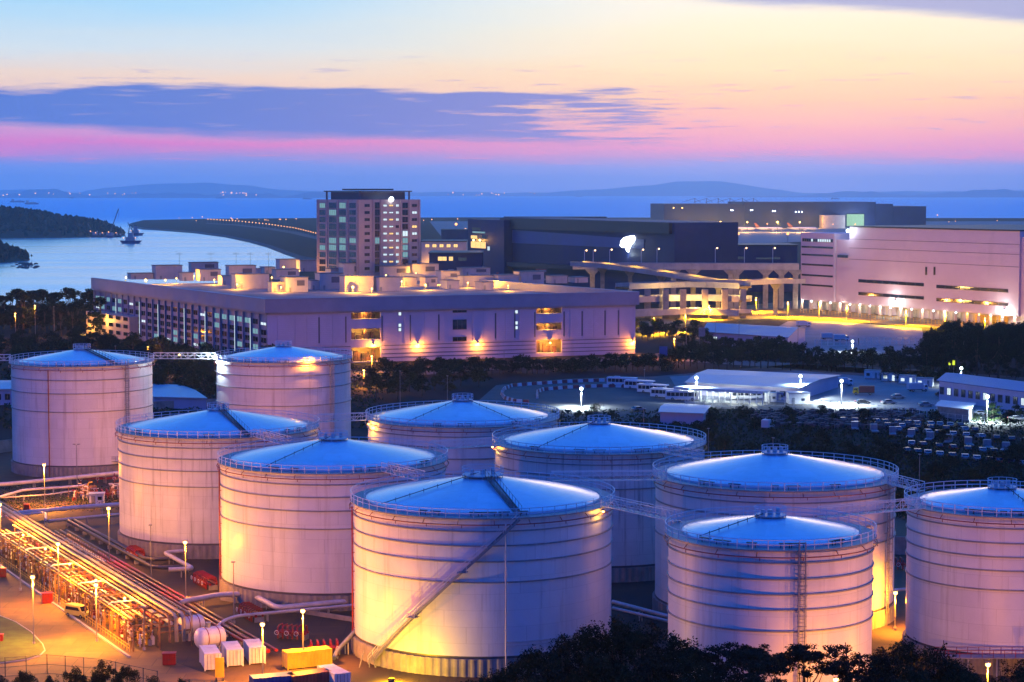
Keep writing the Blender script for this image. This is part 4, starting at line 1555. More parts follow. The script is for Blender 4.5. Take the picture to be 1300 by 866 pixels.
# ---------------------------------------------------------------- viaducts
def deck(t_, pts, w, th, par, m='concrete_pale', lit=None):
    """road deck along pts (3D), with parapets both sides; each its own part"""
    pts = [Vector(p) for p in pts]
    L_, R_ = [], []
    for i, p in enumerate(pts):
        d = (pts[min(i + 1, len(pts) - 1)] - pts[max(0, i - 1)])
        s_ = Vector((-d.y, d.x, 0)).normalized() * w / 2
        L_.append(p + s_)
        R_.append(p - s_)
    dz = Vector((0, 0, -th))
    n = len(pts)
    vs, fs = [], []
    for l_, r_ in zip(L_, R_):
        vs += [l_, r_, r_ + dz, l_ + dz]
    for i in range(n - 1):
        for k in range(4):
            fs.append((i * 4 + k, i * 4 + (k + 1) % 4, (i + 1) * 4 + (k + 1) % 4, (i + 1) * 4 + k))
    fs += [(3, 2, 1, 0), tuple((n - 1) * 4 + k for k in range(4))]
    MB().add(vs, fs).build('road_deck', M['service_road'], t_)
    for side in (L_, R_):
        mb = MB()
        for i in range(n - 1):
            mb.beam(side[i] + Vector((0, 0, (par - th) / 2)), side[i + 1] + Vector((0, 0, (par - th) / 2)), .5, par + th + .02)
        mb.build('parapet', M[m], t_)


def pier(t_, x, y, z, w=2.2, cap=7):
    mb = MB()
    mb.box(x - w / 2, y - 1.2, 0, x + w / 2, y + 1.2, z - 1.5)
    mb.add([(x - w / 2, y - 1.4, z - 3.5), (x + w / 2, y - 1.4, z - 3.5), (x + w / 2, y + 1.4, z - 3.5), (x - w / 2, y + 1.4, z - 3.5),
            (x - cap / 2, y - 1.4, z - .02), (x + cap / 2, y - 1.4, z - .02), (x + cap / 2, y + 1.4, z - .02), (x - cap / 2, y + 1.4, z - .02)], MB.BOXF)
    mb.build('pier', M['concrete'], t_)


up_d = 1260
v1 = thing('upper_viaduct', 'highest level concrete viaduct with lamp posts reaching the pink warehouse', 'viaduct')
zU = PD(900, 338, up_d).z
deck(v1, [(PD(x, 338, up_d + (x - 730) * -.05).xy.to_3d() + Vector((0, 0, zU - .3))) for x in (728, 780, 840, 900, 960, 1014)], 12, 1.4, 2.6)
for x in (752, 855, 880, 928, 935, 972, 992, 1010):
    q2 = PD(x, 338, up_d - 5 - (x - 730) * .05)
    pier(v1, q2.x, q2.y, zU - 1.4, 3.0, 10)
v2 = thing('ramp_viaduct', 'curving ramp with bright yellow lit carriageway descending from the upper viaduct', 'viaduct')
rp = [(732, 335, 1240), (765, 337, 1225), (800, 341, 1210), (840, 347, 1195), (880, 353, 1185), (912, 358, 1178), (945, 359, 1175), (985, 357, 1180), (1014, 357, 1190)]
deck(v2, [PD(x, y, d) for x, y, d in rp], 11, 1.2, 1.5)
for x, y, d in rp[1:-1:1]:
    q2 = PD(x, y, d)
    pier(v2, q2.x, q2.y + 1, q2.z - 1.2, 2.4, 7)
for x, y, d in rp:
    q2 = PD(x, y, d)
    light((q2.x, q2.y, q2.z + 7), 5200, (1, .52, .02), .4, v2, spot=R(125))
v3 = thing('ramp_stack', 'three stacked concrete ramp decks on square columns beside the cargo building', 'viaduct')
lv = [(363.5, 1165), (380.5, 1150), (398, 1135)]
for y, d in lv:
    z = PD(880, y, d).z
    deck(v3, [PD(x, y, d + (20 - abs(x - 880) * .35)).xy.to_3d() + Vector((0, 0, z)) for x in (790, 830, 865, 900, 930, 946)], 12, 1.0, 2.2)
for x in (822, 845, 867, 895, 920, 943):
    q2 = PD(x, 398, 1146)
    mb = MB()
    mb.box(q2.x - 1.7, q2.y - 1.5, 0, q2.x + 1.7, q2.y + 1.5, PD(880, 363.5, 1165).z - .9)
    mb.build('column', M['concrete'], v3)
    for y in (372, 390):
        zz = PD(x, y, 1150).z
        light((q2.x + 8, q2.y + 6, zz), 1300, (1, .62, .16), .4, v3)

# ---------------------------------------------------------------- far hangar and aircraft on the apron
H0, H1 = PD(843, 290, 3950), PD(1176, 290, 4000)
fh = thing('aircraft_hangar', 'very wide far aircraft hangar with roof masts on the airport apron', 'hangar')
FH = Face(H0, H1)
zs = [(843, 945, 259), (945, 1112, 256.5), (1112, 1134, 259), (1134, 1176, 262)]
for x0, x1, y in zs:
    a, b_ = FH.hit(x0, 270)[0], FH.hit(x1, 270)[0]
    FH.part('hall', 'navy_clad', fh, a, b_ - .5, 0, FH.hit((x0 + x1) / 2, y)[1], -160, 0)
FH.part('office_front', 'unit_wall', fh, FH.hit(1040, 270)[0], FH.hit(1068, 270)[0], 0, FH.hit(1054, 273)[1], .5, 30)
FH.part('glazed_front', 'win_green', fh, FH.hit(1075, 270)[0], FH.hit(1096, 270)[0], 4, FH.hit(1085, 272)[1], .5, 6)
for x in (887, 902, 917, 932, 948, 962):
    p = FH.pt(FH.hit(x, 256)[0], 0, -40)
    zt_ = FH.hit(x, 252)[1]
    mb = MB()
    mb.beam((p.x, p.y, 40), (p.x, p.y, zt_), .9)
    mb.beam((p.x, p.y, zt_), (p.x - 25, p.y, FH.hit(x, 257)[1]), .5)
    mb.beam((p.x, p.y, zt_), (p.x + 12, p.y, FH.hit(x, 257)[1]), .5)
    mb.build('roof_mast', M['dark_steel'], fh)
for x, y in ((953, 267), (955, 267), (981, 268), (984, 268), (1010, 269), (1014, 269), (1018, 269), (855, 264), (866, 264), (930, 267), (928, 267)):
    k, z = FH.hit(x, y)
    FH.part('floodlight', 'bulb_white' if x > 870 else 'bulb_sodium', fh, k - .8, k + .8, z - .8, z + .8, .5, 1.5)
for x in (870, 905, 940, 985, 1030, 1085):
    light(FH.pt(FH.hit(x, 270)[0], 16, 40), 22000, AMBER if x != 1085 else WHITE, 2, fh)


def make_plane():
    t_ = thing('airliner', 'parked airliner', 'airplane', (0, 0, 0), 0, 'airliners parked before the far hangar')
    b_ = MB()
    prof = [(-26, .2), (-25, 1.2), (-22, 2.3), (-16, 2.7), (10, 2.7), (18, 2.1), (25, .9), (28, .25)]
    for i, (x, r_) in enumerate(prof):
        for k in range(12):
            a = 2 * pi * k / 12
            b_.v.append((x, r_ * cos(a), 5 + r_ * sin(a) + (max(0, x - 10) * .06)))
    for i in range(len(prof) - 1):
        for k in range(12):
            k2 = (k + 1) % 12
            b_.f.append((i * 12 + k, i * 12 + k2, (i + 1) * 12 + k2, (i + 1) * 12 + k))
    b_.build('fuselage', M['car_white'], t_, smooth=60)
    for sd in (-1, 1):
        MB().add([(-6, sd * 2, 4), (4, sd * 2, 4), (13, sd * 26, 5.6), (10, sd * 26, 5.6), (-6, sd * 2, 4.7), (4, sd * 2, 4.7), (13, sd * 26, 5.8), (10, sd * 26, 5.8)], MB.BOXF).build('wing', M['car_silver'], t_)
        e = MB()
        e.tube([(-5, sd * 9, 2.9), (-1, sd * 9, 2.9)], 1.3, 10)
        e.build('engine', M['car_white'], t_)
        MB().add([(20, sd * 1, 6.4), (25, sd * 1, 6.4), (28, sd * 9, 6.9), (26, sd * 9, 6.9), (20, sd * 1, 6.7), (25, sd * 1, 6.7), (28, sd * 9, 7.0), (26, sd * 9, 7.0)], MB.BOXF).build('tailplane', M['car_silver'], t_)
    MB().add([(17, -.2, 7), (25, -.2, 7), (29, -.2, 15), (25, -.2, 15), (17, .2, 7), (25, .2, 7), (29, .2, 15), (25, .2, 15)], MB.BOXF).build('tail_fin', M['maroon_paint'], t_)
    for x, y in ((-20, 0), (2, 4), (2, -4)):
        g = MB()
        g.box(x - .2, y - .2, 0, x + .2, y + .2, 4)
        g.tube([(x, y - .3, .7), (x, y + .3, .7)], .7, 10)
        g.build('landing_gear', M['dark_steel'], t_)
    return t_


planes = Stock(make_plane)
for i, x in enumerate((868, 893, 927, 962, 1003)):
    p = P(x, 291.5)
    a = planes.get()
    place(a, (p.x, 3650, 0), pi + .25 if i % 2 else pi - .1, f'{nth(i + 1)} white airliner from the left parked before the far hangar')
for i, (x, y) in enumerate(((733, 281), (820, 281))):
    a = planes.get()
    p = PD(x, 285, 3300)
    place(a, (p.x, p.y, 0), 1.0, ('left', 'right')[i] + ' airliner whose tail shows over the navy hangar roof')
for i, x in enumerate((858, 884, 912, 946, 984, 1012)):  # masts and lamps added to put warm light on the airliners
    p = P(x, 294.6)
    t_ = thing('added_apron_light', f'{nth(i + 1)} added sodium mast from the left, lighting the parked airliners', 'floodlight', (p.x, 3560, 0), 0, 'masts added to light the airliners')
    MB().cyl(0, 0, 0, 18, .35, 6).build('pole', M['dark_steel'], t_)
    MB().box(-2, -.5, 18, 2, .5, 18.8).build('lamp_head', M['grey_steel'], t_)
    MB().ball((0, -.8, 17.6), 1.2 if i % 2 else 1.7, 8).build('bulb', M['bulb_sodium'], t_)
    light((0, 6, 14), 60000, (1, .50, .12), 1.0, t_)


# ================================================================== TANK FARM EQUIPMENT
def lamp_post(hx, hy, bx, by, label, lit=True, power=5000, color=SODIUM, twin=False, group='lamp posts of the tank farm', br=.34, arm=0.0, bulb='bulb_sodium', pr=.11, down=0, shade=None):
    b_ = P(bx, by)
    z = PD(hx, hy, b_.y).z
    t_ = thing('lamp_post', label, 'lamp post', b_, 0, group)
    MB().cyl(0, 0, 0, z, pr, 8, pr * .6).build('pole', M['pole_steel'], t_)
    MB().cyl(0, 0, 0, .5, pr * 2.2, 8).build('foot', M['concrete_pale'], t_)
    for sx in ((-.55, .55) if twin else (arm,)):
        hd = MB()
        hd.beam((0, 0, z - .05), (sx, -.1, z + .12), .09)
        hd.box(sx - .32, -.35, z + .12, sx + .32, .12, z + .30)
        h_ = hd.build('lamp_head', M['grey_steel'], t_)
        if lit:
            MB().ball((sx, -.14, z + .12 - br * .5), br, 10).build('bulb', M[bulb], h_)
    if lit:
        light((arm, -.45, z - .6 - br * 1.5), power, color, .2, t_, spot=shade)
        if down:
            light((arm, -.5, z - .5 - br * 1.5), down, (1, .53, .0), .2, t_, spot=R(158))
        elif color is SODIUM:
            light((arm, -.5, z - .5 - br * 1.5), power * 1.6, (1, .30, .008), .2, t_, spot=R(128))
    return t_


lamp_post(54, 590, 57, 643, 'bright sodium lamp post at the foot of the tall far left tank', power=7000)
lamp_post(138, 645, 139, 722, 'bright sodium lamp post left of the stained tank foot', power=1700)
lamp_post(234, 688, 236, 760, 'bright sodium lamp post in front of the stained tank', power=1900)
lamp_post(385, 775, 385, 848, 'sodium lamp post beside the yellow container', power=3600)
lamp_post(41, 732, 43, 819, 'sodium lamp post on the lawn edge', power=4200)
lamp_post(75, 690, 75, 769, 'sodium lamp post between the red cabinet and the pipe rack', power=4600)
lamp_post(98, 565, 98, 618, 'unlit twin headed lamp post before the tall far left tank', lit=False, twin=True)
lamp_post(191, 668, 192, 740, 'unlit slim lamp post behind the pipe rack near the stained tank', lit=False)
lamp_post(25, 676, 26, 750, 'unlit slim lamp post at the left end of the service road', lit=False)
lamp_post(183, 772, 183, 826, 'unlit lamp post at the near end of the pipe rack', lit=False)
lamp_post(297, 715, 297, 792, 'unlit slim lamp post before the amber tank', lit=False)
lamp_post(1253, 843, 1253, 905, 'sodium lamp post low among trees before the right edge tank', power=2600)
lamp_post(1132, 752, 1136, 800, 'sodium lamp post between the wide tank and the right edge tank', power=3000)
fl_ = thing('ground_floodlight', 'low floodlight on the ground aimed at the stair tank', 'floodlight', P(497, 869))
MB().box(-.5, -.3, 0, .5, .3, .25).build('base', M['concrete'], fl_)
MB().box(-.45, -.2, .3, .45, .15, .9).build('housing', M['dark_steel'], fl_)
MB().box(-.4, .16, .35, .4, .2, .85).build('bulb', M['bulb_sodium'], fl_)
light((0, .7, .9), 2600, (1, .52, .0), .3, fl_)
lamp_post(1060, 862, 1060, 940, 'sodium lamp post behind the dark pines before the small tank', power=1500)
lamp_post(1215, 872, 1215, 950, 'sodium lamp post hidden among the lower right trees', power=5200)
lamp_post(332, 792, 334, 868, 'sodium lamp post among the shipping containers', power=4200)
lamp_post(122, 742, 123, 815, 'sodium lamp post beside the yellow van', power=4600)
lamp_post(1, 640, 1, 700, 'sodium lamp post at the left picture edge by the pipes', power=6000)
lamp_post(338, 568, 338, 622, 'added sodium lamp post unseen behind the stained tank', power=7000)  # unseen lamp added for warm fill on the tall tank behind
lamp_post(210, 575, 210, 628, 'added sodium lamp post hidden between the tall and the stained tank', power=4200)  # hidden lamp added to warm the shells around it
for i, (x, y0, y1) in enumerate([(655, 520, 548), (899, 545, 590), (981, 557, 600), (1167, 578, 612), (817, 520, 560), (568, 478, 500), (122 + 25, 440, 470), (508, 472, 508)]):
    lamp_post(x, y0, x, y1 + 10, f'{nth(i + 1)} slim unlit fence pole behind the tanks counted from the kart track', lit=False, group='slim poles behind the tanks')


def pipeline(label, pts, r=.42, m='pipe_lag', z=1.0, name='pipeline', group='white pipelines of the tank farm', sup=9.0):
    pw = [P(p[0], p[1], p[2] if len(p) > 2 else z) for p in pts]
    # rounded elbows
    out = [pw[0]]
    for a, b_, c_ in zip(pw, pw[1:], pw[2:]):
        k1, k2 = min(1.6, (b_ - a).length * .4), min(1.6, (c_ - b_).length * .4)
        p0, p2 = b_ + (a - b_).normalized() * k1, b_ + (c_ - b_).normalized() * k2
        for u in (0, .33, .67, 1):
            out.append(p0.lerp(b_, u).lerp(b_.lerp(p2, u), u))
    out.append(pw[-1])
    o0 = pw[0].copy()
    t_ = thing(name, label, 'pipeline', (o0.x, o0.y, 0), 0, group)
    o0.z = 0
    r *= .78
    MB().tube([p - o0 for p in out], r, 12).build('pipe', M[m], t_, smooth=40)
    for a, b_ in zip(pw, pw[1:]):
        L = (b_ - a).length
        for k in range(1, max(1, int(L / sup)) + 1):
            p = a.lerp(b_, (k - .5) / max(1, int(L / sup))) - o0
            mb = MB()
            if p.z - r > .15:
                d = (b_ - a).normalized()
                s_ = Vector((-d.y, d.x, 0)) * (r + .1)
                mb.beam(p - s_ - Vector((0, 0, r + .08)), p + s_ - Vector((0, 0, r + .08)), .2, .16)
                for sd in (-1, 1):
                    mb.beam((p.x + s_.x * sd * .8, p.y + s_.y * sd * .8, 0), (p.x + s_.x * sd * .8, p.y + s_.y * sd * .8, p.z - r - .16), .14)
                mb.build('support', M['concrete_pale'], t_)
    return t_


pipeline('thick white pipe running level below the tall far left tank', [(-40, 618), (20, 613.5), (155, 600)], .62, z=2.2)
pipeline('white pipe with a bend beside the left edge lamp', [(-30, 640), (6, 629), (30, 622), (105, 617)], .42, z=1.6)
pipeline('thin white pipe below the bent white pipe', [(0, 632), (60, 628), (95, 623)], .2, z=1.2)
pipeline('thick white pipe passing the white pump house', [(15, 652), (100, 644), (158, 640)], .62, z=1.8)
pipeline('white pipe in front of the thick pipe near the stained tank', [(62, 661), (158, 652)], .32, z=1.4)
pipeline('white pipe with a drop at the head of the pipe rack', [(-20, 658), (58, 650.5), (58, 660)], .3, z=2.2)
pipeline('white pipe bent like a hairpin before the amber tank', [(285, 696), (208, 701.5), (246, 722), (214, 723)], .5, z=1.5)
pipeline('long thick white pipe zigzagging past the amber tank', [(228, 768, .6), (234, 763, 1.6), (278, 755, 1.6), (318, 753.5, 1.6), (352, 772, 1.6), (455, 762, 1.6)], .6, z=1.6)
pipeline('second long white pipe rising beside the vessels', [(272, 800, .4), (282, 789, 1.4), (300, 782, 1.4), (455, 768, 1.4)], .36, z=1.4)
pipeline('upper blue shaded pipe between the stair tank and the pink tank', [(778, 764), (850, 783)], .45, z=1.4)
pipeline('lower blue shaded pipe between the stair tank and the pink tank', [(778, 772), (850, 789)], .35, z=1.2)
pipeline('pipe sloping down from the stair tank to the containers', [(452, 800, 3.4), (428, 826, 1.0), (424, 836, .4)], .42, m='grey_steel')
pipeline('pale pipe along the ground right of the wide tank', [(1100, 752), (1150, 748)], .35, z=1.0)

# ---- the big pipe rack
C0, C1 = P(22, 702), P(206, 824)
U = (C1 - C0).normalized()
ANG = math.atan2(U.y, U.x)
LR = (C1 - C0).length
rack = thing('pipe_rack', 'long sodium lit pipe rack with bundled pipes running to the white vessels', 'pipe rack', C0, ANG)
NPF = 25
for k in range(NPF):
    s0 = LR * k / (NPF - 1)
    mb = MB()
    for v in (-4.6, -.4, 4.8):
        mb.box(s0 - .12, v - .12, 0, s0 + .12, v + .12, 5.0 if v > -4 else 4.2)
    mb.beam((s0, -4.6, 4.1), (s0, .0, 4.1), .2)
    mb.beam((s0, -.4, 4.9), (s0, 4.8, 4.9), .25)
    mb.beam((s0, -.4, 2.6), (s0, 4.8, 2.6), .2)
    mb.beam((s0, -4.6, 4.0), (s0, -2.4, 2.2), .1)
    mb.build('portal_frame', M['rust_steel'], rack)
for i, (v, z, r_, m_) in enumerate([(.8, 5.3, .18, 'rust_steel'), (1.9, 5.35, .30, 'pipe_warm'), (3.1, 5.35, .34, 'pipe_warm'), (4.4, 5.3, .16, 'pipe_warm'), (-.2, 5.3, .2, 'pipe_warm'), (.4, 3.0, .3, 'pipe_warm'), (1.6, 3.0, .3, 'red_pipe_paint'), (2.8, 3.0, .3, 'pipe_lag'),
                                    (-1.6, 4.35, .16, 'pipe_warm'), (-2.6, 4.35, .16, 'rust_steel'), (-3.6, 4.35, .2, 'pipe_warm'), (-4.3, 4.35, .1, 'yellow_paint')]):
    s_a, s_b = (-34 if i < 4 else -2), LR - (0 if i < 4 else random.uniform(0, 8))
    pts = [(s_a, v, z), (s_b, v, z)]
    if i < 4:
        pts += [(s_b + 1.2, v, z - .5), (s_b + 1.4, v, 1.2)]
    MB().tube(pts, r_, 10).build('pipe', M[m_], rack, smooth=40)
for k in range(14):                    # expansion loops and cross headers
    s0 = 6 + k * 6.2
    mb = MB()
    mb.tube([(s0, -4.3, 4.7), (s0, -3.8, 5.0), (s0, .6, 5.0), (s0, 1.0, 5.3)], .13, 6)
    mb.build('cross_header', M['rust_steel' if k % 3 else 'white_paint'], rack)


def handrail_run(parent, pts, name='handrail', m='rust_steel', h=1.1):
    mb = MB()
    for a, b_ in zip(pts, pts[1:]):
        a, b_ = Vector(a), Vector(b_)
        n = max(1, int((b_ - a).length / 1.5))
        for zz in (h, h * .55):
            mb.tube([a + Vector((0, 0, zz)), b_ + Vector((0, 0, zz))], .05, 4)
        for k in range(n + 1):
            p = a.lerp(b_, k / n)
            mb.beam(p, p + Vector((0, 0, h)), .07)
    return mb.build(name, M[m], parent)


wk = MB()
wk.box(12, 5.4, 4.2, 40, 6.8, 4.3)
wk.build('walkway', M['grey_steel'], rack)
handrail_run(rack, [(12, 6.8, 4.3), (40, 6.8, 4.3)])
handrail_run(rack, [(12, 5.4, 4.3), (40, 5.4, 4.3)])
for s0 in (14, 23, 32, 39):
    mb = MB()
    mb.box(s0 - .1, 6.6, 0, s0 + .1, 6.8, 4.2)
    mb.build('walkway_post', M['rust_steel'], rack)
handrail_run(rack, [(0, -5.2, 0), (LR, -5.2, 0)], m='yellow_paint')
MB().box(-4, -6.6, 0, LR + 4, -6.2, .35).build('kerb_wall', M['concrete_pale'], rack)


def make_manifold(seed):
    def mk():
        rnd = random.Random(seed)
        t_ = thing('valve_manifold', 'valve manifold', 'valve manifold', (0, 0, 0), ANG, 'valve manifolds under the pipe rack')
        for k in range(7):
            x, y = rnd.uniform(-1.6, 1.6), rnd.uniform(-4, .2)
            h = rnd.uniform(1.6, 3.8)
            mb = MB()
            mb.tube([(x, y, 0), (x, y, h - .3), (x + rnd.choice((-.3, .3)), y, h), (x + rnd.choice((-1, 1)), y + .4, h)], rnd.choice((.09, .12, .18)), 6)
            for zz in (h * .3, h * .6):
                mb.cyl(x, y, zz, zz + .12, .3, 8)
            mb.ball((x, y, h * .45), .28, 8)
            rs = mb.build('riser', M[rnd.choice(('pipe_lag', 'rust_steel', 'white_paint', 'red_pipe_paint', 'yellow_paint'))], t_)
            hw = MB()
            hw.tube([(x + .32 * cos(a), y - .45 + .02, h * .45 + .32 * sin(a)) for a in [2 * pi * j / 10 for j in range(10)]], .04, 4, closed=True)
            hw.beam((x, y, h * .45), (x, y - .46, h * .45), .06)
            hw.build('handwheel', M[rnd.choice(('red_paint', 'red_paint', 'yellow_paint'))], rs)
        for k in range(4):
            z = rnd.uniform(.5, 2.8)
            y = rnd.uniform(-4.2, 0)
            mb = MB()
            mb.tube([(-1.9, y, z), (1.9, y, z)], rnd.choice((.1, .14, .2)), 6)
            mb.cyl(rnd.uniform(-1.5, 1.5), y, z, z + .5, .22, 8)
            mb.build('branch_pipe', M[rnd.choice(('pipe_lag', 'rust_steel', 'red_pipe_paint'))], t_)
        for k in range(3):
            x, y = rnd.uniform(-1.5, 1.5), rnd.uniform(-4.2, 0)
            mb = MB()
            mb.box(x - .3, y - .25, .1, x + .3, y + .25, rnd.uniform(.6, 1.5))
            mb.build('pump_box', M[rnd.choice(('grey_steel', 'white_paint', 'red_paint', 'dark_steel'))], t_)
        mb = MB()
        for xx in (-1.8, 1.8):
            for yy in (-4.3, 0):
                mb.box(xx - .06, yy - .06, 0, xx + .06, yy + .06, 3)
        mb.beam((-1.8, -4.3, 3), (1.8, -4.3, 3), .1)
        mb.beam((-1.8, -4.3, 1.6), (1.8, -4.3, 3), .06)
        mb.build('skid_frame', M['rust_steel'], t_)
        return t_
    return mk


mans = [Stock(make_manifold(s_)) for s_ in (31, 32, 33, 34)]
NM = 23
for k in range(NM):
    m_ = mans[k % 4].get()
    p = C0 + U * (2 + (LR - 6) * k / (NM - 1))
    place(m_, (p.x, p.y, 0), ANG, f'{nth(NM - k)} valve manifold along the pipe rack counted from the white vessels')

# lamps of the pipe rack itself (bright bulbs under the pipes)
VN = Vector((-U.y, U.x, 0))
for k, fr in enumerate((.12, .3, .48, .66, .84)):
    p = U * 0 + Vector((LR * fr, -1.5, 4.9))
    lp = MB().box(p.x - .15, p.y - .15, p.z - .9, p.x + .15, p.y + .15, p.z + .3).build('rack_lamp', M['grey_steel'], rack)
    MB().ball((p.x, p.y, p.z + .5), .22, 8).build('bulb', M['bulb_sodium'], lp)
    light((p.x, p.y, p.z + 1.2), 1500, (1, .40, .03), .2, rack)

# red fire mains beside the rack
for i, v in enumerate((11.6, 12.7, 14.0)):
    t_ = thing('fire_main', ('red fire main nearest the pipe rack', 'middle red fire main of three beside the pipe rack', 'outermost red fire main beside the pipe rack')[i], 'pipeline', C0, ANG, 'red fire mains')
    MB().tube([(-16, v, 1.0), (LR + 13, v, 1.0)], .26 if i != 1 else .34, 10).build('pipe', M['red_pipe_paint'], t_, smooth=40)
    for k in range(18):
        s0 = -14 + k * 6.6
        MB().box(s0 - .15, v - .35, 0, s0 + .15, v + .35, .66 if i == 1 else .74).build('support', M['concrete_pale'], t_)
for i, v in enumerate((17.4, 18.8)):
    t_ = thing('black_pipeline', ('black lagged pipe right of the fire mains', 'outer black lagged pipe toward the stained tank')[i], 'pipeline', C0, ANG, 'black lagged pipes')
    MB().tube([(-30, v, 1.1), (32 - i * 9, v, 1.1), (34 - i * 9, v + 1.5, 1.1), (34 - i * 9, v + 6, .9)], .38, 10).build('pipe', M['dark_steel'], t_, smooth=40)
    for k in range(9):
        s0 = -27 + k * 6.2
        MB().box(s0 - .15, v - .4, 0, s0 + .15, v + .4, .72).build('support', M['concrete_pale'], t_)


def red_station(px, py, label, n=6, rz=ANG, w=5.0):
    t_ = thing('fire_valve_station', label, 'valve station', P(px, py), rz, 'red fire valve stations')
    mb = MB()
    mb.tube([(-w / 2, 0, 1.1), (w / 2, 0, 1.1)], .26, 8)
    mb.tube([(-w / 2, 1.2, 1.1), (w / 2, 1.2, 1.1)], .2, 8)
    mb.build('header', M['red_pipe_paint'], t_)
    for k in range(n):
        x = -w / 2 + w * (k + .5) / n
        m2 = MB()
        m2.tube([(x, -.6, .2), (x, -.6, 1.9), (x, 0, 2.2), (x, 1.2, 2.2), (x, 1.4, 1.2)], .14, 6)
        m2.ball((x, -.6, 1.2), .3, 8)
        v_ = m2.build('valve', M['red_paint'], t_)
        hw = MB()
        hw.tube([(x + .35 * cos(a), -1.05, 1.2 + .35 * sin(a)) for a in [2 * pi * j / 10 for j in range(10)]], .045, 4, closed=True)
        hw.beam((x, -.6, 1.2), (x, -1.06, 1.2), .06)
        hw.build('handwheel', M['red_paint' if k % 2 else 'white_paint'], v_)
    for x in (-w / 2 + .2, w / 2 - .2):
        MB().box(x - .1, -.2, 0, x + .1, 1.4, .84).build('leg', M['grey_steel'], t_)
    return t_


red_station(258, 745, 'red valve station behind the pipe rack before the amber tank', 8, ANG, 8)
red_station(170, 710, 'red valve station beside the pipe rack walkway', 6, ANG, 6)
red_station(316, 786, 'red valve station on the fire mains above the containers', 7, ANG, 7)
red_station(370, 812, 'red table-like valve station left of the lamp by the yellow container', 6, -.3, 5)
red_station(412, 832, 'red valve station beyond the yellow container', 5, .2, 5)
red_station(140, 613, 'red pipe station at the foot of the tall far left tank', 8, .15, 16)
red_station(1122, 724, 'red valve station right of the wide tank', 8, .1, 8)
red_station(130, 634, 'red valves beside the small white pump house', 5, .4, 6)
for i, (x, y, m_) in enumerate([(110, 630, 33), (150, 622, 31), (92, 636, 32), (150, 634, 34)]):
    o_ = mans[m_ - 31].get()
    p = P(x, y)
    place(o_, (p.x, p.y, 0), .3 + i, ('valve cluster left of the white pump house', 'valve cluster beside the red pipe station', 'low valve cluster in the grass by the bent white pipe', 'valve cluster right of the white pump house')[i], group='valve clusters by the pump house')


def hut(name, label, px, py, w, d, h, m='white_paint', rz=0.0, door=True, roofm='roof_sheet', cat='hut'):
    t_ = thing(name, label, cat, P(px, py), rz)
    MB().box(-w / 2, -d / 2, 0, w / 2, d / 2, h).build('wall', M[m], t_)
    MB().box(-w / 2 - .2, -d / 2 - .2, h, w / 2 + .2, d / 2 + .2, h + .2).build('roof', M[roofm], t_)
    if door:
        dr = MB().box(-w * .35, -d / 2 - .06, .05, -w * .35 + .9, -d / 2 - .01, min(2.1, h - .2)).build('door', M['grey_steel'], t_)
        MB().box(-w * .35 + .7, -d / 2 - .12, 1.0, -w * .35 + .8, -d / 2 - .061, 1.1).build('handle', M['dark_steel'], dr)
        MB().box(w * .1, -d / 2 - .05, 1.1, w * .1 + min(1.1, w * .3), -d / 2 - .01, min(1.9, h - .3)).build('window', M['glass_dark'], t_)
    return t_


hut('pump_house', 'small white pump house among the valves below the far left tank', 123, 640, 3.2, 2.6, 2.4, rz=.1)


def cabinet(px, py, label, w=1.8, d=1.4, h=1.9, rz=.3, m='red_paint'):
    t_ = thing('fire_cabinet', label, 'cabinet', P(px, py), rz, 'red fire cabinets')
    w, d, h = w * .8, d * .8, h * .85
    MB().box(-w / 2, -d / 2, .12, w / 2, d / 2, h).build('body', M[m], t_)
    MB().box(-w / 2 - .08, -d / 2 - .08, h, w / 2 + .08, d / 2 + .08, h + .1).build('lid', M[m], t_)
    for sd in (-1, 1):
        dr = MB().box(min(0, sd * w * .48) + .02 * (sd > 0), -d / 2 - .05, .2, max(0, sd * w * .48) - .02 * (sd < 0), -d / 2 - .01, h - .1).build('door', M[m], t_)
        MB().box(sd * .12 - .03, -d / 2 - .1, h * .45, sd * .12 + .03, -d / 2 - .051, h * .6).build('handle', M['dark_steel'], dr)
    for x in (-w * .4, w * .4):
        MB().box(x - .08, -d * .4, 0, x + .08, d * .4, .12).build('foot', M['dark_steel'], t_)


cabinet(60, 766, 'red fire cabinet between lamp post and pipe rack kerb', 2.2, 1.8, 2.1)
cabinet(215, 844, 'red fire cabinet beside the white containers', 2.4, 1.8, 2.1, .1)
cabinet(3, 733, 'red fire cabinet at the left edge of the service road', 1.8, 1.4, 2.0, .2)
cabinet(34, 648, 'small red cabinet between the thick white pipes', 1.6, 1.2, 1.6, .1)
cabinet(0, 815, 'small red cabinet on the lawn at the left edge', 1.2, 1.0, 1.4, .1)


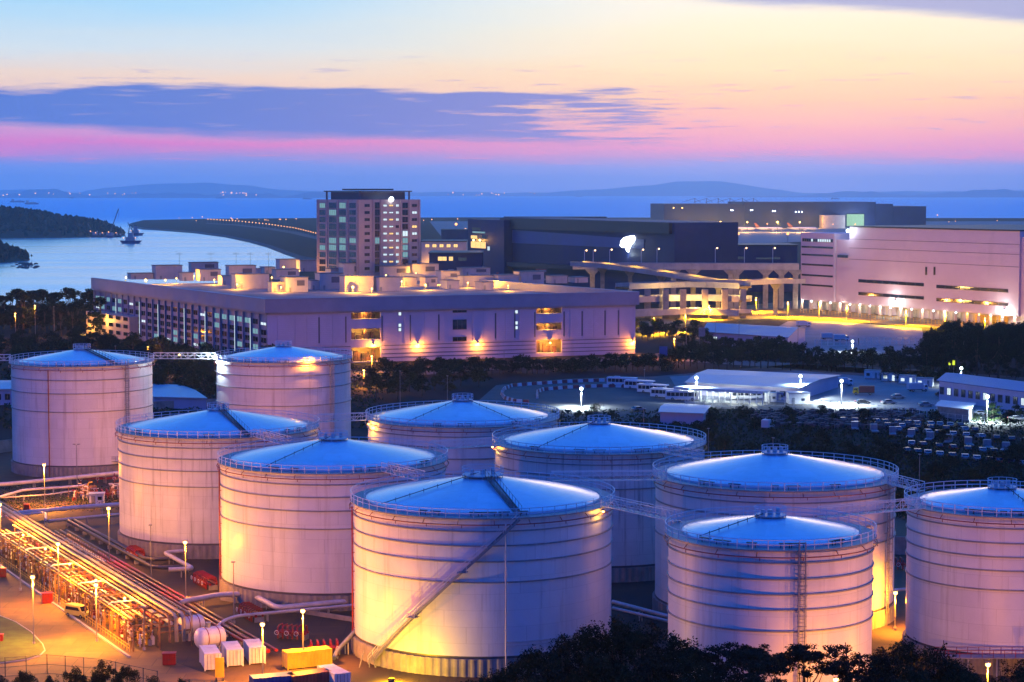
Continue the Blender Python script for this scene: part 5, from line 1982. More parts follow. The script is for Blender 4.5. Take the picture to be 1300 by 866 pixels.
def vessel(px, py, label, r=1.75, L=5.2, rz=0.0):
    t_ = thing('pressure_vessel', label, 'vessel', P(px, py), rz, 'white horizontal vessels')
    n = 6
    prof = [(max(.01, r * sin(pi / 2 * k / n)), -L / 2 - r * .55 * cos(pi / 2 * k / n)) for k in range(n + 1)] + [(max(.01, r * cos(pi / 2 * k / n)), L / 2 + r * .55 * sin(pi / 2 * k / n)) for k in range(n + 1)]
    mb = MB().lathe(prof, 24)
    mb.v = [(x, z, y + r + 1.0) for x, y, z in mb.v]
    mb.f = [f[::-1] for f in mb.f]
    mb.build('drum', M['white_paint'], t_, smooth=50)
    for y in (-L * .3, L * .3):
        MB().box(-r * .7, y - .2, 0, r * .7, y + .2, 1.7).build('saddle', M['concrete_pale'], t_)
        MB().tube([(1.01 * r * cos(a), y, r + 1.0 + 1.01 * r * sin(a)) for a in [2 * pi * k / 24 for k in range(24)]], .07, 5, closed=True).build('band', M['red_paint'], t_)
    nz_ = MB()
    nz_.cyl(0, -L * .1, 2 * r + .9, 2 * r + 1.6, .35, 10)
    nz_.cyl(0, -L * .1, 2 * r + 1.6, 2 * r + 1.75, .5, 10)
    nz_.build('nozzle', M['grey_steel'], t_)


vessel(243, 812, 'upper white drum vessel at the end of the pipe rack', 1.45, 2.8, rz=-.95)
vessel(267, 830, 'lower white drum vessel behind the white containers', 1.6, 3.2, rz=-.95)


def container(px, py, label, L, m, rz, roof=None):
    t_ = thing('shipping_container', label, 'container', P(px, py), rz, 'shipping containers')
    W_, H_ = 2.44, 2.6
    mb = MB()            # corrugated body, long axis y, doors at -y
    pr = []
    n = int(L / .28)
    pts = []
    for k in range(n + 1):
        y = -L / 2 + .1 + (L - .2) * k / n
        pts.append((W_ / 2 - (.06 if k % 2 else 0), y))
    poly = pts + [(-x, y) for x, y in pts[::-1]]
    mb.prism(poly, .16, H_ - .06)
    mb.build('body', M[m], t_)
    MB().box(-W_ / 2, -L / 2, H_ - .05, W_ / 2, L / 2, H_).build('roof', M[roof or m], t_)
    for sx in (-1, 1):
        for sy in (-1, 1):
            x, y = sx * (W_ / 2 - .05), sy * (L / 2 - .06)
            MB().box(x - .09, y - .09, 0, x + .09, y + .09, H_ + .02).build('corner_post', M[m], t_)
        dr = MB().box(min(0, sx * 1.08) + (.02 if sx > 0 else 0), -L / 2 - .02, .2, max(0, sx * 1.08) - (.02 if sx < 0 else 0), -L / 2 + .09, H_ - .12).build('door', M[m], t_)
        for xx in (.3, .8):
            MB().box(sx * xx - .03, -L / 2 - .08, .22, sx * xx + .03, -L / 2 - .021, H_ - .14).build('locking_bar', M['grey_steel'], dr)
    return t_


container(267, 846, 'white shipping container nearest the red fire cabinet', 6.06, 'white_paint', .28)
container(295, 841, 'middle white shipping container of the row of three', 6.06, 'white_paint', .28)
container(323, 838, 'white shipping container at the far end of the row of three', 6.06, 'white_paint', .28)
container(390, 846, 'long yellow shipping container beside a lamp post', 7.0, 'yellow_paint', -1.12)
container(346, 880, 'blue shipping container at the bottom edge', 6.06, 'blue_paint', -1.2)
container(392, 876, 'dark red shipping container at the bottom edge', 6.06, 'maroon_paint', -1.0)
container(424, 872, 'white shipping container nearest the stair tank', 6.06, 'white_paint', .5)
container(1318, 636, 'rusty brown container in the scrub above the right edge tank', 12.2, 'maroon_paint', -1.4)
t_ = thing('notice_board', 'upright yellow board on posts before the white containers', 'board', P(279, 866), .1)
MB().box(-.65, -.08, .7, .65, .08, 3.6).build('panel', M['yellow_paint'], t_)
for x in (-.5, .5):
    MB().box(x - .08, .09, 0, x + .08, .25, 3.4).build('leg', M['dark_steel'], t_)


# ---- road vehicles
def wheels(t_, xs, hw, r=.33):
    for x in xs:
        for sd in (-1, 1):
            w_ = MB().tube([(x, sd * (hw - .2), r), (x, sd * (hw + .02), r)], r, 12).build('wheel', M['tyre'], t_)
            MB().tube([(x, sd * (hw + .021), r), (x, sd * (hw + .04), r)], r * .55, 10).build('rim', M['car_silver'], w_)


def vehicle(name, label, cat, group, prof, hw, m, xs, r, glass, lamps=True, lower=None):
    """prof: side outline (x, z), front at +x; glass: list of (kind, data)"""
    t_ = thing(name, label, cat, (0, 0, 0), 0, group)
    mb = MB()
    n = len(prof)
    mb.add([(x, -hw, z) for x, z in prof] + [(x, hw, z) for x, z in prof], [tuple(range(n)), tuple(range(2 * n - 1, n - 1, -1))] + [(i, n + i, n + (i + 1) % n, (i + 1) % n) for i in range(n)])
    b_ = mb.build('body', M[m], t_)
    bv = b_.modifiers.new('bevel', 'BEVEL')
    bv.width = .07
    bv.segments = 2
    for g in glass:
        mb = MB()
        if g[0] == 'side':
            _, x0, x1, z0, z1, sl = g
            for sd in (-1, 1):
                y0, y1 = sd * (hw - .01), sd * (hw + .015)
                a, b2 = min(y0, y1), max(y0, y1)
                mb = MB().add([(x0, a, z0), (x1 + sl, a, z0), (x1 + sl, b2, z0), (x0, b2, z0), (x0 + sl * .3, a, z1), (x1, a, z1), (x1, b2, z1), (x0 + sl * .3, b2, z1)], MB.BOXF)
                mb.build('side_window', M['glass_dark'], t_)
            continue
        _, xa, za, xb, zb = g
        d = Vector((zb - za, 0, -(xb - xa)))
        if d.x * (1 if xa > 0 else -1) < 0:
            d = -d
        d = d.normalized() * .02
        q0, q1 = hw - .14, -(hw - .14)
        vs = [(xa, q1, za), (xa, q0, za), (xb, q0, zb), (xb, q1, zb)]
        mb.add([Vector(v) - d for v in vs] + [Vector(v) + d for v in vs], MB.BOXF)
        mb.build('windscreen', M['glass_dark'], t_)
    wheels(t_, xs, hw, r)
    xf, xr = max(p[0] for p in prof), min(p[0] for p in prof)
    for sd in (-1, 1):
        MB().box(xf - .02, sd * hw * .75 - .16, .62, xf + .03, sd * hw * .75 + .16, .8).build('headlight', M['plastic_white'], t_)
        MB().box(xr - .03, sd * hw * .78 - .12, .7, xr + .02, sd * hw * .78 + .12, .95).build('tail_light', M['plastic_red'], t_)
    MB().box(xf - .02, -hw * .8, .3, xf + .06, hw * .8, .5).build('bumper', M['dark_steel'], t_)
    return t_


def van_m(m):
    return lambda: vehicle('van', 'van', 'van', 'vans', [(-2.4, .35), (2.35, .35), (2.4, .95), (1.75, 1.15), (1.15, 1.95), (.9, 2.05), (-2.3, 2.05), (-2.42, 1.2)], .86, m, (-1.5, 1.55), .33,
                           [('side', -2.1, .9, 1.2, 1.75, .45), ('front', 1.72, 1.18, 1.2, 1.88), ('back', -2.42, 1.25, -2.36, 1.8)])


def car_m(m):
    return lambda: vehicle('parked_car', 'car', 'car', 'cars parked in the depot yard', [(-2.1, .3), (2.15, .3), (2.2, .7), (1.2, .9), (.5, 1.42), (-1.1, 1.44), (-1.8, .98), (-2.2, .9)], .85, m, (-1.3, 1.35), .31,
                           [('side', -1.2, .45, .95, 1.34, .5), ('front', 1.15, .93, .55, 1.38), ('back', -1.76, 1.0, -1.15, 1.4)])


def truck_m(m):
    def mk():
        t_ = vehicle('lorry', 'lorry', 'lorry', 'lorries', [(1.6, .5), (3.6, .5), (3.65, 1.5), (3.4, 2.5), (1.7, 2.55)], 1.1, m, (-2.3, 2.6), .48, [('side', 2.2, 3.2, 1.6, 2.25, .1), ('front', 3.64, 1.55, 3.43, 2.4)])
        MB().box(-3.8, -1.15, .9, 1.45, 1.15, 3.1).build('cargo_box', M['plastic_white' if m != 'yellow_paint' else 'maroon_paint'], t_)
        MB().box(-3.8, -.45, .55, 1.6, .45, .88).build('chassis', M['dark_steel'], t_)
        return t_
    return mk


def bus_m():
    t_ = vehicle('parked_bus', 'bus', 'bus', 'buses in the depot', [(-5.6, .35), (5.6, .35), (5.7, 1.2), (5.55, 3.1), (5.3, 3.25), (-5.5, 3.25), (-5.7, 3.0)], 1.25, 'car_white', (-3.2, 3.6), .48,
                 [('front', 5.69, 1.3, 5.58, 2.75)])
    for k in range(7):
        for sd in (-1, 1):
            x0 = -5.1 + k * 1.45
            y0, y1 = (sd * 1.24, sd * 1.27) if sd > 0 else (sd * 1.27, sd * 1.24)
            MB().box(x0, y0, 1.45, x0 + 1.3, y1, 2.7).build('side_window', M['glass_dark'], t_)
    MB().box(-3, -.7, 3.25, -1, .7, 3.5).build('air_unit', M['plastic_white'], t_)
    return t_


van = Stock(van_m('van_yellow')).get()
place(van, P(99, 783), -.62 + 0.0, 'yellow van parked on the service road beside the pipe rack')
van['group'] = 'vans'
cars = {c_: Stock(car_m(c_)) for c_ in ('car_white', 'car_silver', 'car_dark', 'car_red')}
CN = {'car_white': 'white', 'car_silver': 'silver', 'car_dark': 'black', 'car_red': 'red'}
yard_cars = [(1140, 506, 'car_silver', .1, 'large pale car in the depot apron centre'), (1128, 513, 'car_silver', .2, 'silver car just in front of the large pale car'), (1095, 513, 'car_dark', .1, 'black car right of the scrub edge on the apron'),
             (1245, 527, 'car_white', .0, 'bright white car under the right floodlight'), (1262, 530, 'car_dark', .05, 'black car right of the bright white car'), (1225, 524, 'car_white', .1, 'white car left of the bright white car'),
             (1196, 503, 'car_dark', -.2, 'black car parked under the blue roofed shed'), (1223, 508, 'car_dark', -.2, 'second black car under the blue roofed shed'), (1212, 506, 'car_silver', -.2, 'silver car under the blue roofed shed'),
             (810, 522, 'car_silver', .5, 'silver car at the near edge of the kart yard'), (1175, 516, 'car_silver', .2, 'grey car at the foot of the container cabins'), (1290, 534, 'car_silver', .1, 'silver car at the right edge of the depot')]
for x, y, c_, rz, lb in yard_cars:
    place(cars[c_].get(), P(x, y, .07), rz, lb, 1.12)
k = 0
for r_, (x0, y0, x1, y1, n) in enumerate([(1140, 548, 1300, 562, 10), (1090, 541, 1240, 549, 9), (1155, 566, 1300, 580, 9), (1150, 575, 1300, 592, 11), (1070, 536, 1220, 543, 12)]):
    for i in range(n):
        u = (i + random.uniform(-.15, .15)) / (n - 1)
        c_ = random.choice(('car_dark', 'car_silver', 'car_dark', 'car_dark', 'car_red', 'car_silver'))
        place(cars[c_].get(), P(x0 + (x1 - x0) * u, y0 + (y1 - y0) * u), 1.5 + random.uniform(-.2, .2), f'{nth(i + 1)} old car from the left in the {("upper", "back", "lower", "lowest", "farthest")[r_]} dark row of the scrapyard', 1.1, 'old cars rowed in the scrapyard')
bus = Stock(bus_m)
for i, (x, y, rz, lb) in enumerate([(812, 494, -.45, 'bus at the left end of the parked bus line'), (829, 499, -.45, 'bus second from the left in the parked bus line'), (846, 505, -.5, 'bus nearest the canopy in the parked bus line'), (866, 508, -.2, 'bus facing the canopy posts'),
                                  (947, 507, .15, 'white bus standing under the lit canopy end'), (790, 490, -.4, 'bus half hidden behind the kart barriers')]):
    place(bus.get(), P(x, y, .07), rz, lb)
trk = Stock(truck_m('yellow_paint'))
place(trk.get(), P(1096, 501, .07), 3.0, 'yellow lorry with a brown box on the depot apron')
trw = Stock(truck_m('car_white'))
for i, (x, y, rz, lb) in enumerate([(1070, 490, .2, 'white lorry right of the depot hall'), (1165, 497, .3, 'white lorry beside the container cabins'), (1068, 433, .1, 'white lorry in the fenced lorry park by the floodlight'), (1052, 431, .2, 'white lorry second from the floodlight in the lorry park'),
                                  (1020, 415, .3, 'white lorry left of the lorry park fence'), (1205, 523, .1, 'white lorry left of the right floodlight'), (975, 545, 1.2, 'small white lorry alone in the dark scrub'), (760, 366, .1, 'white lorry behind the cargo building parapet')]):
    if y < 400:
        continue
    place(trw.get(), P(x, y, .07), rz, lb)

# ---------------------------------------------------------------- depot buildings
def roofed(name, label, px4, h, rise, wm, rm, cat='shed', bays=0):
    """four ground corners (photo pixels, front-left, front-right, back-right, back-left), wall height, gable rise"""
    a, b_, c_, d = [P(*p) for p in px4]
    t_ = thing(name, label, cat)
    MB().prism([q.xy for q in (a, b_, c_, d)], 0, h).build('wall', M[wm], t_)
    up = Vector((0, 0, h + .02))
    m1, m2 = (a + d) / 2 + Vector((0, 0, h + rise)), (b_ + c_) / 2 + Vector((0, 0, h + rise))
    ctr = (a + b_ + c_ + d) / 4
    ex = lambda v: v + (v - ctr).normalized() * 1.0 + up
    A, B, C, D = ex(a), ex(b_), ex(c_), ex(d)
    n1, n2 = m1 + (m1 - m2).normalized() * .8, m2 + (m2 - m1).normalized() * .8
    dz = Vector((0, 0, .25))
    for q in ((A, B, n2, n1), (n1, n2, C, D)):
        MB().add([v for v in q] + [v + dz for v in q], MB.BOXF).build('roof', M[rm], t_)
    for q in ((a, m1, d), (b_, m2, c_)):
        w1, w2 = q[0] + Vector((0, 0, h)), q[2] + Vector((0, 0, h))
        nn = (q[1] - Vector((ctr.x, ctr.y, q[1].z))).normalized() * .1
        vs = [w1, w2, q[1]]
        MB().add(vs + [v - nn for v in vs], [(0, 1, 2), (5, 4, 3), (0, 3, 4, 1), (1, 4, 5, 2), (2, 5, 3, 0)]).build('gable', M[wm], t_)
    F = Face(a, b_)
    for k in range(bays):
        s0 = F.L * (k + .2) / bays
        window(F, t_, (s0, s0 + F.L * .5 / bays, h * .35, h * .7), 'win_pale' if k % 5 == 1 else 'glass_dark', bars=2)
    return t_, F


th_, F = roofed('depot_hall', 'wide pale roofed bus maintenance hall in the depot', [(872, 501), (1012, 509), (1064, 492), (900, 484)], 4.2, .8, 'facade_panel', 'roof_sheet', bays=12)
# open canopy in front, each post a part
cp = thing('bus_canopy', 'long white lit canopy on posts before the maintenance hall', 'canopy')
ca_, cb_ = P(858, 508), P(968, 514)
FC = Face(ca_, cb_)
FC.part('roof', 'roof_sheet', cp, -.5, FC.L + .5, 4.2, 4.5, -6, .5)
FC.part('fascia', 'white_paint', cp, -.5, FC.L + .5, 3.7, 4.6, .51, .7)
for k in range(15):
    for off in (0, -5.6):
        s0 = FC.L * k / 14
        FC.part('post', 'white_paint', cp, s0 - .12, s0 + .12, 0, 4.2, off - .12, off + .12)
for k in range(4):
    light(FC.pt(FC.L * (k + .5) / 4, 3.5, -3), 700, (.9, 1, .9), .4, cp)
    FC.part('strip_lamp', 'bulb_white', cp, FC.L * (k + .5) / 4 - .8, FC.L * (k + .5) / 4 + .8, 4.0, 4.1, -3.2, -2.9)
hut('kiosk', 'small white kiosk with blue door by the canopy end', 978, 510, 3.5, 3, 3.0, rz=.1)
hut('kiosk', 'blue portable cabin right of the canopy', 990, 508, 2.0, 2, 2.6, 'blue_paint', rz=.1)
hut('store', 'white plain store box right of the depot hall front', 1013, 512, 7, 5, 3.6, rz=.05, cat='building')
for i in range(4):
    a = P(1108 + i * 22, 481 + i * 3.4)
    t_ = thing('site_cabin', f'{nth(i + 1)} white cabin from the left in the row of site cabins', 'cabin', a, -.36, 'site cabins')
    MB().box(-3, -1.4, .3, 3, 1.4, 3.2).build('wall', M['white_paint'], t_)
    MB().box(-3.15, -1.55, 3.2, 3.15, 1.55, 3.4).build('roof', M['grey_steel'], t_)
    MB().box(-2.2, -1.46, 1.2, -.9, -1.41, 2.3).build('window', M['win_pale' if i != 0 else 'glass_dark'], t_)
    MB().box(1.0, -1.46, .4, 1.9, -1.41, 2.5).build('door', M['win_pale' if i in (1, 2) else 'grey_steel'], t_)
    for x in (-2.6, 2.6):
        MB().box(x - .2, -1, 0, x + .2, 1, .3).build('foot', M['concrete'], t_)
roofed('long_shed', 'long two storey shed with bright blue roof at the right edge', [(1192, 508), (1345, 530), (1360, 518), (1212, 498)], 6.5, 1.4, 'facade_tile', 'roof_blue', bays=16)
roofed('low_warehouse', 'low blue roofed shed under the ramp stack', [(893, 438), (1000, 446), (1022, 433), (905, 426)], 6.0, 2.2, 'facade_tile', 'roof_blue', bays=10)
roofed('site_shed', 'flat pale shed roof between the two far left tanks', [(196, 518), (262, 520), (230, 503), (185, 501)], 3.6, .5, 'facade_tile', 'roof_sheet')
roofed('gate_lodge', 'small pale building left of the tall far left tank', [(-30, 515), (16, 514), (16, 503), (-30, 503)], 5.2, .8, 'facade_panel', 'roof_sheet', bays=4)
roofed('yard_shed', 'low pale shed near the drip-streaked tank roof', [(838, 538), (893, 540), (900, 530), (845, 528)], 3.5, .5, 'facade_tile', 'roof_sheet')
roofed('scrap_shed', 'low grey shelter in the dark scrapyard', [(1190, 532), (1230, 537), (1236, 529), (1196, 525)], 4, .3, 'grey_steel', 'roof_sheet')
# depot floodlights
for i, (hx, hy, bx, by, pw, lb) in enumerate([(738, 493, 738, 517, 9000, 'white floodlight mast on the kart track'), (884, 479, 884, 508, 9000, 'white floodlight mast beside the bus canopy'), (1015, 477, 1016, 506, 8000, 'white floodlight mast at the depot hall end'),
                                              (1068, 483, 1068, 514, 11000, 'white floodlight mast in the middle of the depot apron'), (1253, 503, 1253, 536, 9500, 'white floodlight mast before the blue roofed shed'), (1220, 467, 1220, 490, 6000, 'white floodlight mast behind the blue roofed shed'), (1082, 433, 1082, 447, 5000, 'white floodlight mast in the fenced lorry park')]):
    lamp_post(hx, hy, bx, by, lb, power=pw * 1.5, color=WHITE, group='white floodlight masts', br=.55, bulb='bulb_white', pr=.14, shade=R(165))
for i, (x, y0, y1) in enumerate([(742, 318, 336), (753, 318, 336), (774, 317, 336), (814, 317, 334), (834, 316, 334), (908, 315, 333), (945, 315, 333), (981, 315, 333)]):
    a = PD(x, y1, up_d - 3)
    zt_ = PD(x, y0, up_d - 3).z
    t_ = thing('viaduct_lamp', f'{nth(i + 1)} lamp post from the left on the upper viaduct', 'lamp post', (a.x, a.y, zU), 0, 'lamp posts on the upper viaduct')
    MB().cyl(0, 0, 0, zt_ - zU, .16, 6).build('pole', M['rail_steel'], t_)
    MB().beam((0, 0, zt_ - zU), (1.2, 0, zt_ - zU + .2), .16).build('arm', M['rail_steel'], t_)
    MB().ball((1.2, 0, zt_ - zU), .5, 8).build('bulb', M['bulb_dim'], t_)
for i, (x, y0, y1, pw) in enumerate([(963, 380, 400, 0), (1000, 384, 403, 2600), (1040, 384, 405, 2600), (1075, 388, 408, 2600), (1105, 392, 411, 0), (1150, 394, 414, 2600), (1200, 398, 418, 2600), (1250, 404, 424, 2600), (870, 400, 420, 1500), (830, 404, 424, 1800), (900, 388, 405, 2200), (960, 378, 396, 2600)]):
    lamp_post(x, y0, x, y1, f'{nth(i + 1)} lamp post along the yellow truck road', lit=pw > 0, power=pw * 2.6, color=(1, .40, .05), group='lamp posts of the truck road', br=.35, pr=.14, down=pw * 40)
for i, (x, y0, y1, pw) in enumerate([(871, 418, 446, 0), (908, 408, 440, 0), (938, 408, 445, 0), (1013, 410, 440, 0), (856, 430, 456, 1700), (640, 447, 466, 0), (818, 470, 490, 0), (1223, 434, 470, 0), (941, 445, 466, 0), (462, 470, 492, 2600), (472, 452, 474, 2600), (20, 398, 432, 2400), (45, 388, 428, 1500), (69, 390, 430, 0), (206, 414, 448, 0), (168, 412, 446, 0), (275, 422, 456, 0), (228, 450, 478, 1500), (109, 425, 436, 2200), (188, 440, 458, 900)]):
    lamp_post(x, y0, x, y1, f'{nth(i + 1)} slim roadside lamp post between the trees of the middle ground', lit=pw > 0, power=pw * 1.5, color=SODIUM, group='roadside lamp posts in the middle ground', br=.35, pr=.13)

# kart track: curved double line of red and white barriers
def barrier_m(m):
    def mk():
        t_ = MB()
        t_.extr([(-.45, 0), (.45, 0), (.30, .45), (.22, 1.0), (-.22, 1.0), (-.30, .45)], -.95, .95)
        o_ = t_.build('kart_barrier', M[m])
        tag(o_, 'barrier', 'barrier', 'red and white barriers of the kart track')
        return o_
    return mk


bs = [Stock(barrier_m('plastic_white')), Stock(barrier_m('plastic_red'))]


def barrier_line(pts, where):
    pw = [P(*p, .035) for p in pts]
    k = 0
    for a, b_ in zip(pw, pw[1:]):
        n = max(1, int((b_ - a).length / 2.1))
        rz = math.atan2((b_ - a).y, (b_ - a).x)
        for i in range(n):
            p = a.lerp(b_, (i + .5) / n)
            o_ = bs[k % 2].get()
            place(o_, p, rz, f'{nth(k // 2 + 1)} {("white", "red")[k % 2]} plastic barrier from the left in the {where} of the kart track', (1, 1.0, 1.15))
            k += 1


barrier_line([(637, 500), (640, 495), (650, 491), (675, 489), (720, 486), (760, 484.5), (800, 484)], 'long outer line')
barrier_line([(637, 501), (641, 507), (655, 511), (672, 512)], 'near left loop')
barrier_line([(682, 506), (682, 499), (690, 496), (720, 493.5), (765, 491.5), (805, 492)], 'short inner line')


# ---------------------------------------------------------------- fences and walls
def fence(name, label, pxs, h, step, m='rail_steel', z0=0.0, rails=(.05, .5, .97), pr=.05, infill=None):
    t_ = thing(name, label, 'fence')
    pw = [P(*p) for p in pxs]
    for a, b_ in zip(pw, pw[1:]):
        L = (b_ - a).length
        n = max(1, int(L / step))
        for k in range(n + 1):
            p = a.lerp(b_, k / n)
            MB().box(p.x - pr, p.y - pr, 0, p.x + pr, p.y + pr, h).build('post', M[m], t_)
        for zz in rails:
            MB().beam((a.x, a.y, h * zz), (b_.x, b_.y, h * zz), .05, .06).build('rail', M[m], t_)
    return t_


fence('boundary_fence', 'dark boundary fence along the bottom left of the service road', [(-20, 862), (60, 856), (130, 862), (200, 878)], 3.0, 3.0, 'dark_steel')
fence('yard_fence', 'pale post fence of the lorry park', [(1035, 440), (1090, 438), (1170, 436)], 3.2, 3.2, 'white_paint', pr=.14)
fence('depot_fence', 'thin mesh fence along the near side of the depot apron', [(870, 517), (985, 515), (1090, 521), (1250, 541)], 2.6, 3.0)
fence('dock_fence', 'pale railing along the warehouse docks', [(1016, 397), (1120, 406), (1230, 416)], 2.4, 3.0, 'yellow_paint', pr=.1)


def wall(label, pxs, h, m='concrete', th=.3):
    t_ = thing('bund_wall', label, 'wall')
    pw = [P(*p) for p in pxs]
    for a, b_ in zip(pw, pw[1:]):
        L = (b_ - a).length
        n = max(1, int(L / 4))
        d = (b_ - a) / n
        for k in range(n):
            p, q2 = a + d * k, a + d * (k + 1) - d.normalized() * .06
            MB().beam((p.x, p.y, h / 2), (q2.x, q2.y, h / 2), th, h).build('panel', M[m], t_)
    MB()
    return t_


wall('tan bund wall left of the tall far left tank', [(-60, 584), (16, 573), (20, 571)], 3.4)
wall('tan bund wall between the wide tank and the right edge tank', [(1100, 702), (1175, 706)], 3.6)
wall('low grey bund wall behind the drip-streaked tank', [(708, 592), (840, 640)], 2.4)
wall('long grey bund wall under the far catwalk', [(194, 520), (276, 516)], 2.6)
wall('bund wall before the amber tank pipes', [(280, 762), (450, 790)], .8)
pf = thing('tank_platform', 'steel platform with stair below the right edge tank', 'platform', P(1240, 862))
MB().box(-6, -1, 3.2, 7, 1.2, 3.35).build('deck', M['grey_steel'], pf)
handrail_run(pf, [(-6, -1, 3.35), (7, -1, 3.35)], m='red_paint')
handrail_run(pf, [(-6, 1.2, 3.35), (7, 1.2, 3.35)], m='red_paint')
for x in (-5.8, -1.5, 2.7, 6.8):
    MB().box(x - .1, -.9, 0, x + .1, 1.1, 3.2).build('leg', M['grey_steel'], pf)
pf2 = thing('tank_platform', 'dark railed platform at the foot of the tall far left tank', 'platform', P(140, 604))
MB().box(-9, -1, 3.6, 9, 1, 3.75).build('deck', M['grey_steel'], pf2)
handrail_run(pf2, [(-9, -1, 3.75), (9, -1, 3.75)], m='dark_steel')
handrail_run(pf2, [(-9, 1, 3.75), (9, 1, 3.75)], m='dark_steel')
for x in (-8.5, -3, 3, 8.5):
    MB().box(x - .1, -.9, 0, x + .1, .9, 3.6).build('leg', M['grey_steel'], pf2)


# ---------------------------------------------------------------- signs
def board(name, label, px, yt, yb, w, m, z_leg, back='grey_steel'):
    b_ = P(px, yb)
    zt_ = PD(px, yt, b_.y).z
    t_ = thing(name, label, 'sign', b_)
    MB().box(-w / 2, -.1, z_leg, w / 2, .1, zt_).build('panel', M[m], t_)
    for x in (-w * .35, w * .35):
        MB().box(x - .12, .11, 0, x + .12, .35, zt_ - .3).build('leg', M[back], t_)


board('road_sign', 'tall blue road sign above the tree row near the cargo building', 842, 440, 470, 3.2, 'blue_paint', 5.2)
board('road_sign', 'small blue board on posts before the low blue roofed shed', 923, 431, 446, 3.6, 'blue_paint', 1.8)
board('road_sign', 'grey gantry sign back left of the blue roofed shed', 891, 416, 440, 3.0, 'grey_steel', 4.6)
board('forecourt_sign', 'yellow green lit sign on a post near the blue roofed shed', 1208, 457, 478, 2.4, 'sign_yellow', 4.4)

# ---------------------------------------------------------------- harbour
def barge(px, py, label, L, twr, rz=0.1):
    p = P(px, py, SEA)
    t_ = thing('dredger', label, 'vessel', p, rz)
    MB().add([(-L / 2, -6, 0), (L / 2, -6, 0), (L / 2, 6, 0), (-L / 2, 6, 0), (-L / 2 - 3, -7, 4), (L / 2 + 4, -7, 4), (L / 2 + 4, 7, 4), (-L / 2 - 3, 7, 4)], MB.BOXF).build('hull', M['navy_clad'], t_)
    MB().box(-L * .3, -5, 4.01, L * .25, 5, 9).build('deckhouse', M['grey_steel'], t_)
    MB().box(-L * .15, -4, 9.01, L * .15, 4, 15).build('bridge', M['grey_steel'], t_)
    mb = MB()
    for sx in (-3, 3):
        for sy in (-2, 2):
            mb.beam((sx, sy, 15), (sx * .3, sy * .3, twr), .7)
    for z in range(17, int(twr), 4):
        mb.beam((-3, 0, z), (3, 0, z), .4)
    mb.build('mast', M['dark_steel'], t_)
    mb = MB()
    mb.beam((-L * .3, 0, 9), (-L * .62, 0, 22), .8)
    mb.beam((-L * .62, 0, 22), (-L * .62, 0, 6), .2)
    mb.build('derrick', M['dark_steel'], t_)
    for x in (-L * .4, L * .3):
        MB().ball((x, -6, 8), .7, 6).build('deck_lamp', M['far_light'], t_)


barge(166, 309, 'dark dredger barge with a tall mast in the middle of the channel', 24, 27)
barge(172, 299, 'smaller work barge just behind the masted dredger', 20, 18, .3)
for i, (x, y, top, lean, lb) in enumerate([(140, 300, 265, 14, 'tall luffing crane on the jetty at the headland tip'), (117, 299, 284, -7, 'small crane on the jetty beside the headland'), (103, 296, 275, 2, 'lattice light tower on the headland slope')]):
    p = P(x, y, SEA + 2)
    t_ = thing('jetty_crane', lb, 'crane', (p.x, p.y, SEA), 0, 'jetty cranes')
    zt_ = PD(x, top, p.y).z - SEA
    MB().box(-5, -5, 0, 5, 5, 3).build('pontoon', M['navy_clad'], t_)
    MB().box(-3, -3, 3.01, 3, 3, 8).build('cab', M['grey_steel'], t_)
    mb = MB()
    mb.beam((0, 0, 8), (lean, 0, zt_), 1.2)
    mb.beam((lean, 0, zt_), (lean, 0, zt_ - 14), .25)
    mb.build('jib', M['dark_steel'], t_)
    MB().ball((-2, -3.5, 9), .9, 6).build('work_lamp', M['far_light'], t_)
p = P(135, 301, SEA)
jt = thing('jetty', 'dark cluttered jetty with small work lights at the headland tip', 'jetty', (p.x, p.y, SEA))
MB().box(-24, -5, 0, 24, 5, 3).build('deck', M['rock'], jt)
for k in range(9):
    x = -22 + k * 5.5
    MB().box(x, -3, 3.01, x + random.uniform(1.5, 4), 2, random.uniform(5, 10)).build('cabin', M['grey_steel'], jt)
    if k % 2:
        MB().ball((x, -4, 7), .8, 6).build('work_lamp', M['far_light'], jt)
for i, (x, y, L) in enumerate([(22, 257, 90), (40, 259.5, 70), (90, 252, 60), (280, 252, 90), (735, 250, 80), (1060, 253, 70), (390, 253, 80)]):
    p = P(x, y, SEA)
    t_ = thing('cargo_ship', f'{nth(i + 1)} small hazy ship from the left on the far sea', 'ship', p, 0, 'small ships on the far sea')
    MB().add([(-L / 2, -8, 0), (L / 2, -8, 0), (L / 2, 8, 0), (-L / 2, 8, 0), (-L / 2 - 4, -9, 9), (L / 2 + 8, -9, 9), (L / 2 + 8, 9, 9), (-L / 2 - 4, 9, 9)], MB.BOXF).build('hull', M['navy_clad'], t_)
    MB().box(-L * .42, -7, 9.01, -L * .25, 7, 22).build('bridge', M['grey_steel'], t_)
    for k in range(4):
        MB().box(-L * .15 + k * L * .14, -6, 9.01, -L * .15 + k * L * .14 + L * .1, 6, 12).build('hatch', M['grey_steel'], t_)

# far lamps: shore road, taxiways and the lights of the opposite coast
def far_lamp_m():
    t_ = thing('road_lamp', 'lamp', 'lamp post', (0, 0, 0), 0, 'lamps along the far shore')
    MB().box(-.3, -.3, 0, .3, .3, 11).build('pole', M['grey_steel'], t_)
    MB().ball((0, 0, 11.5), 1.5, 6).build('bulb', M['far_light'], t_)
    return t_


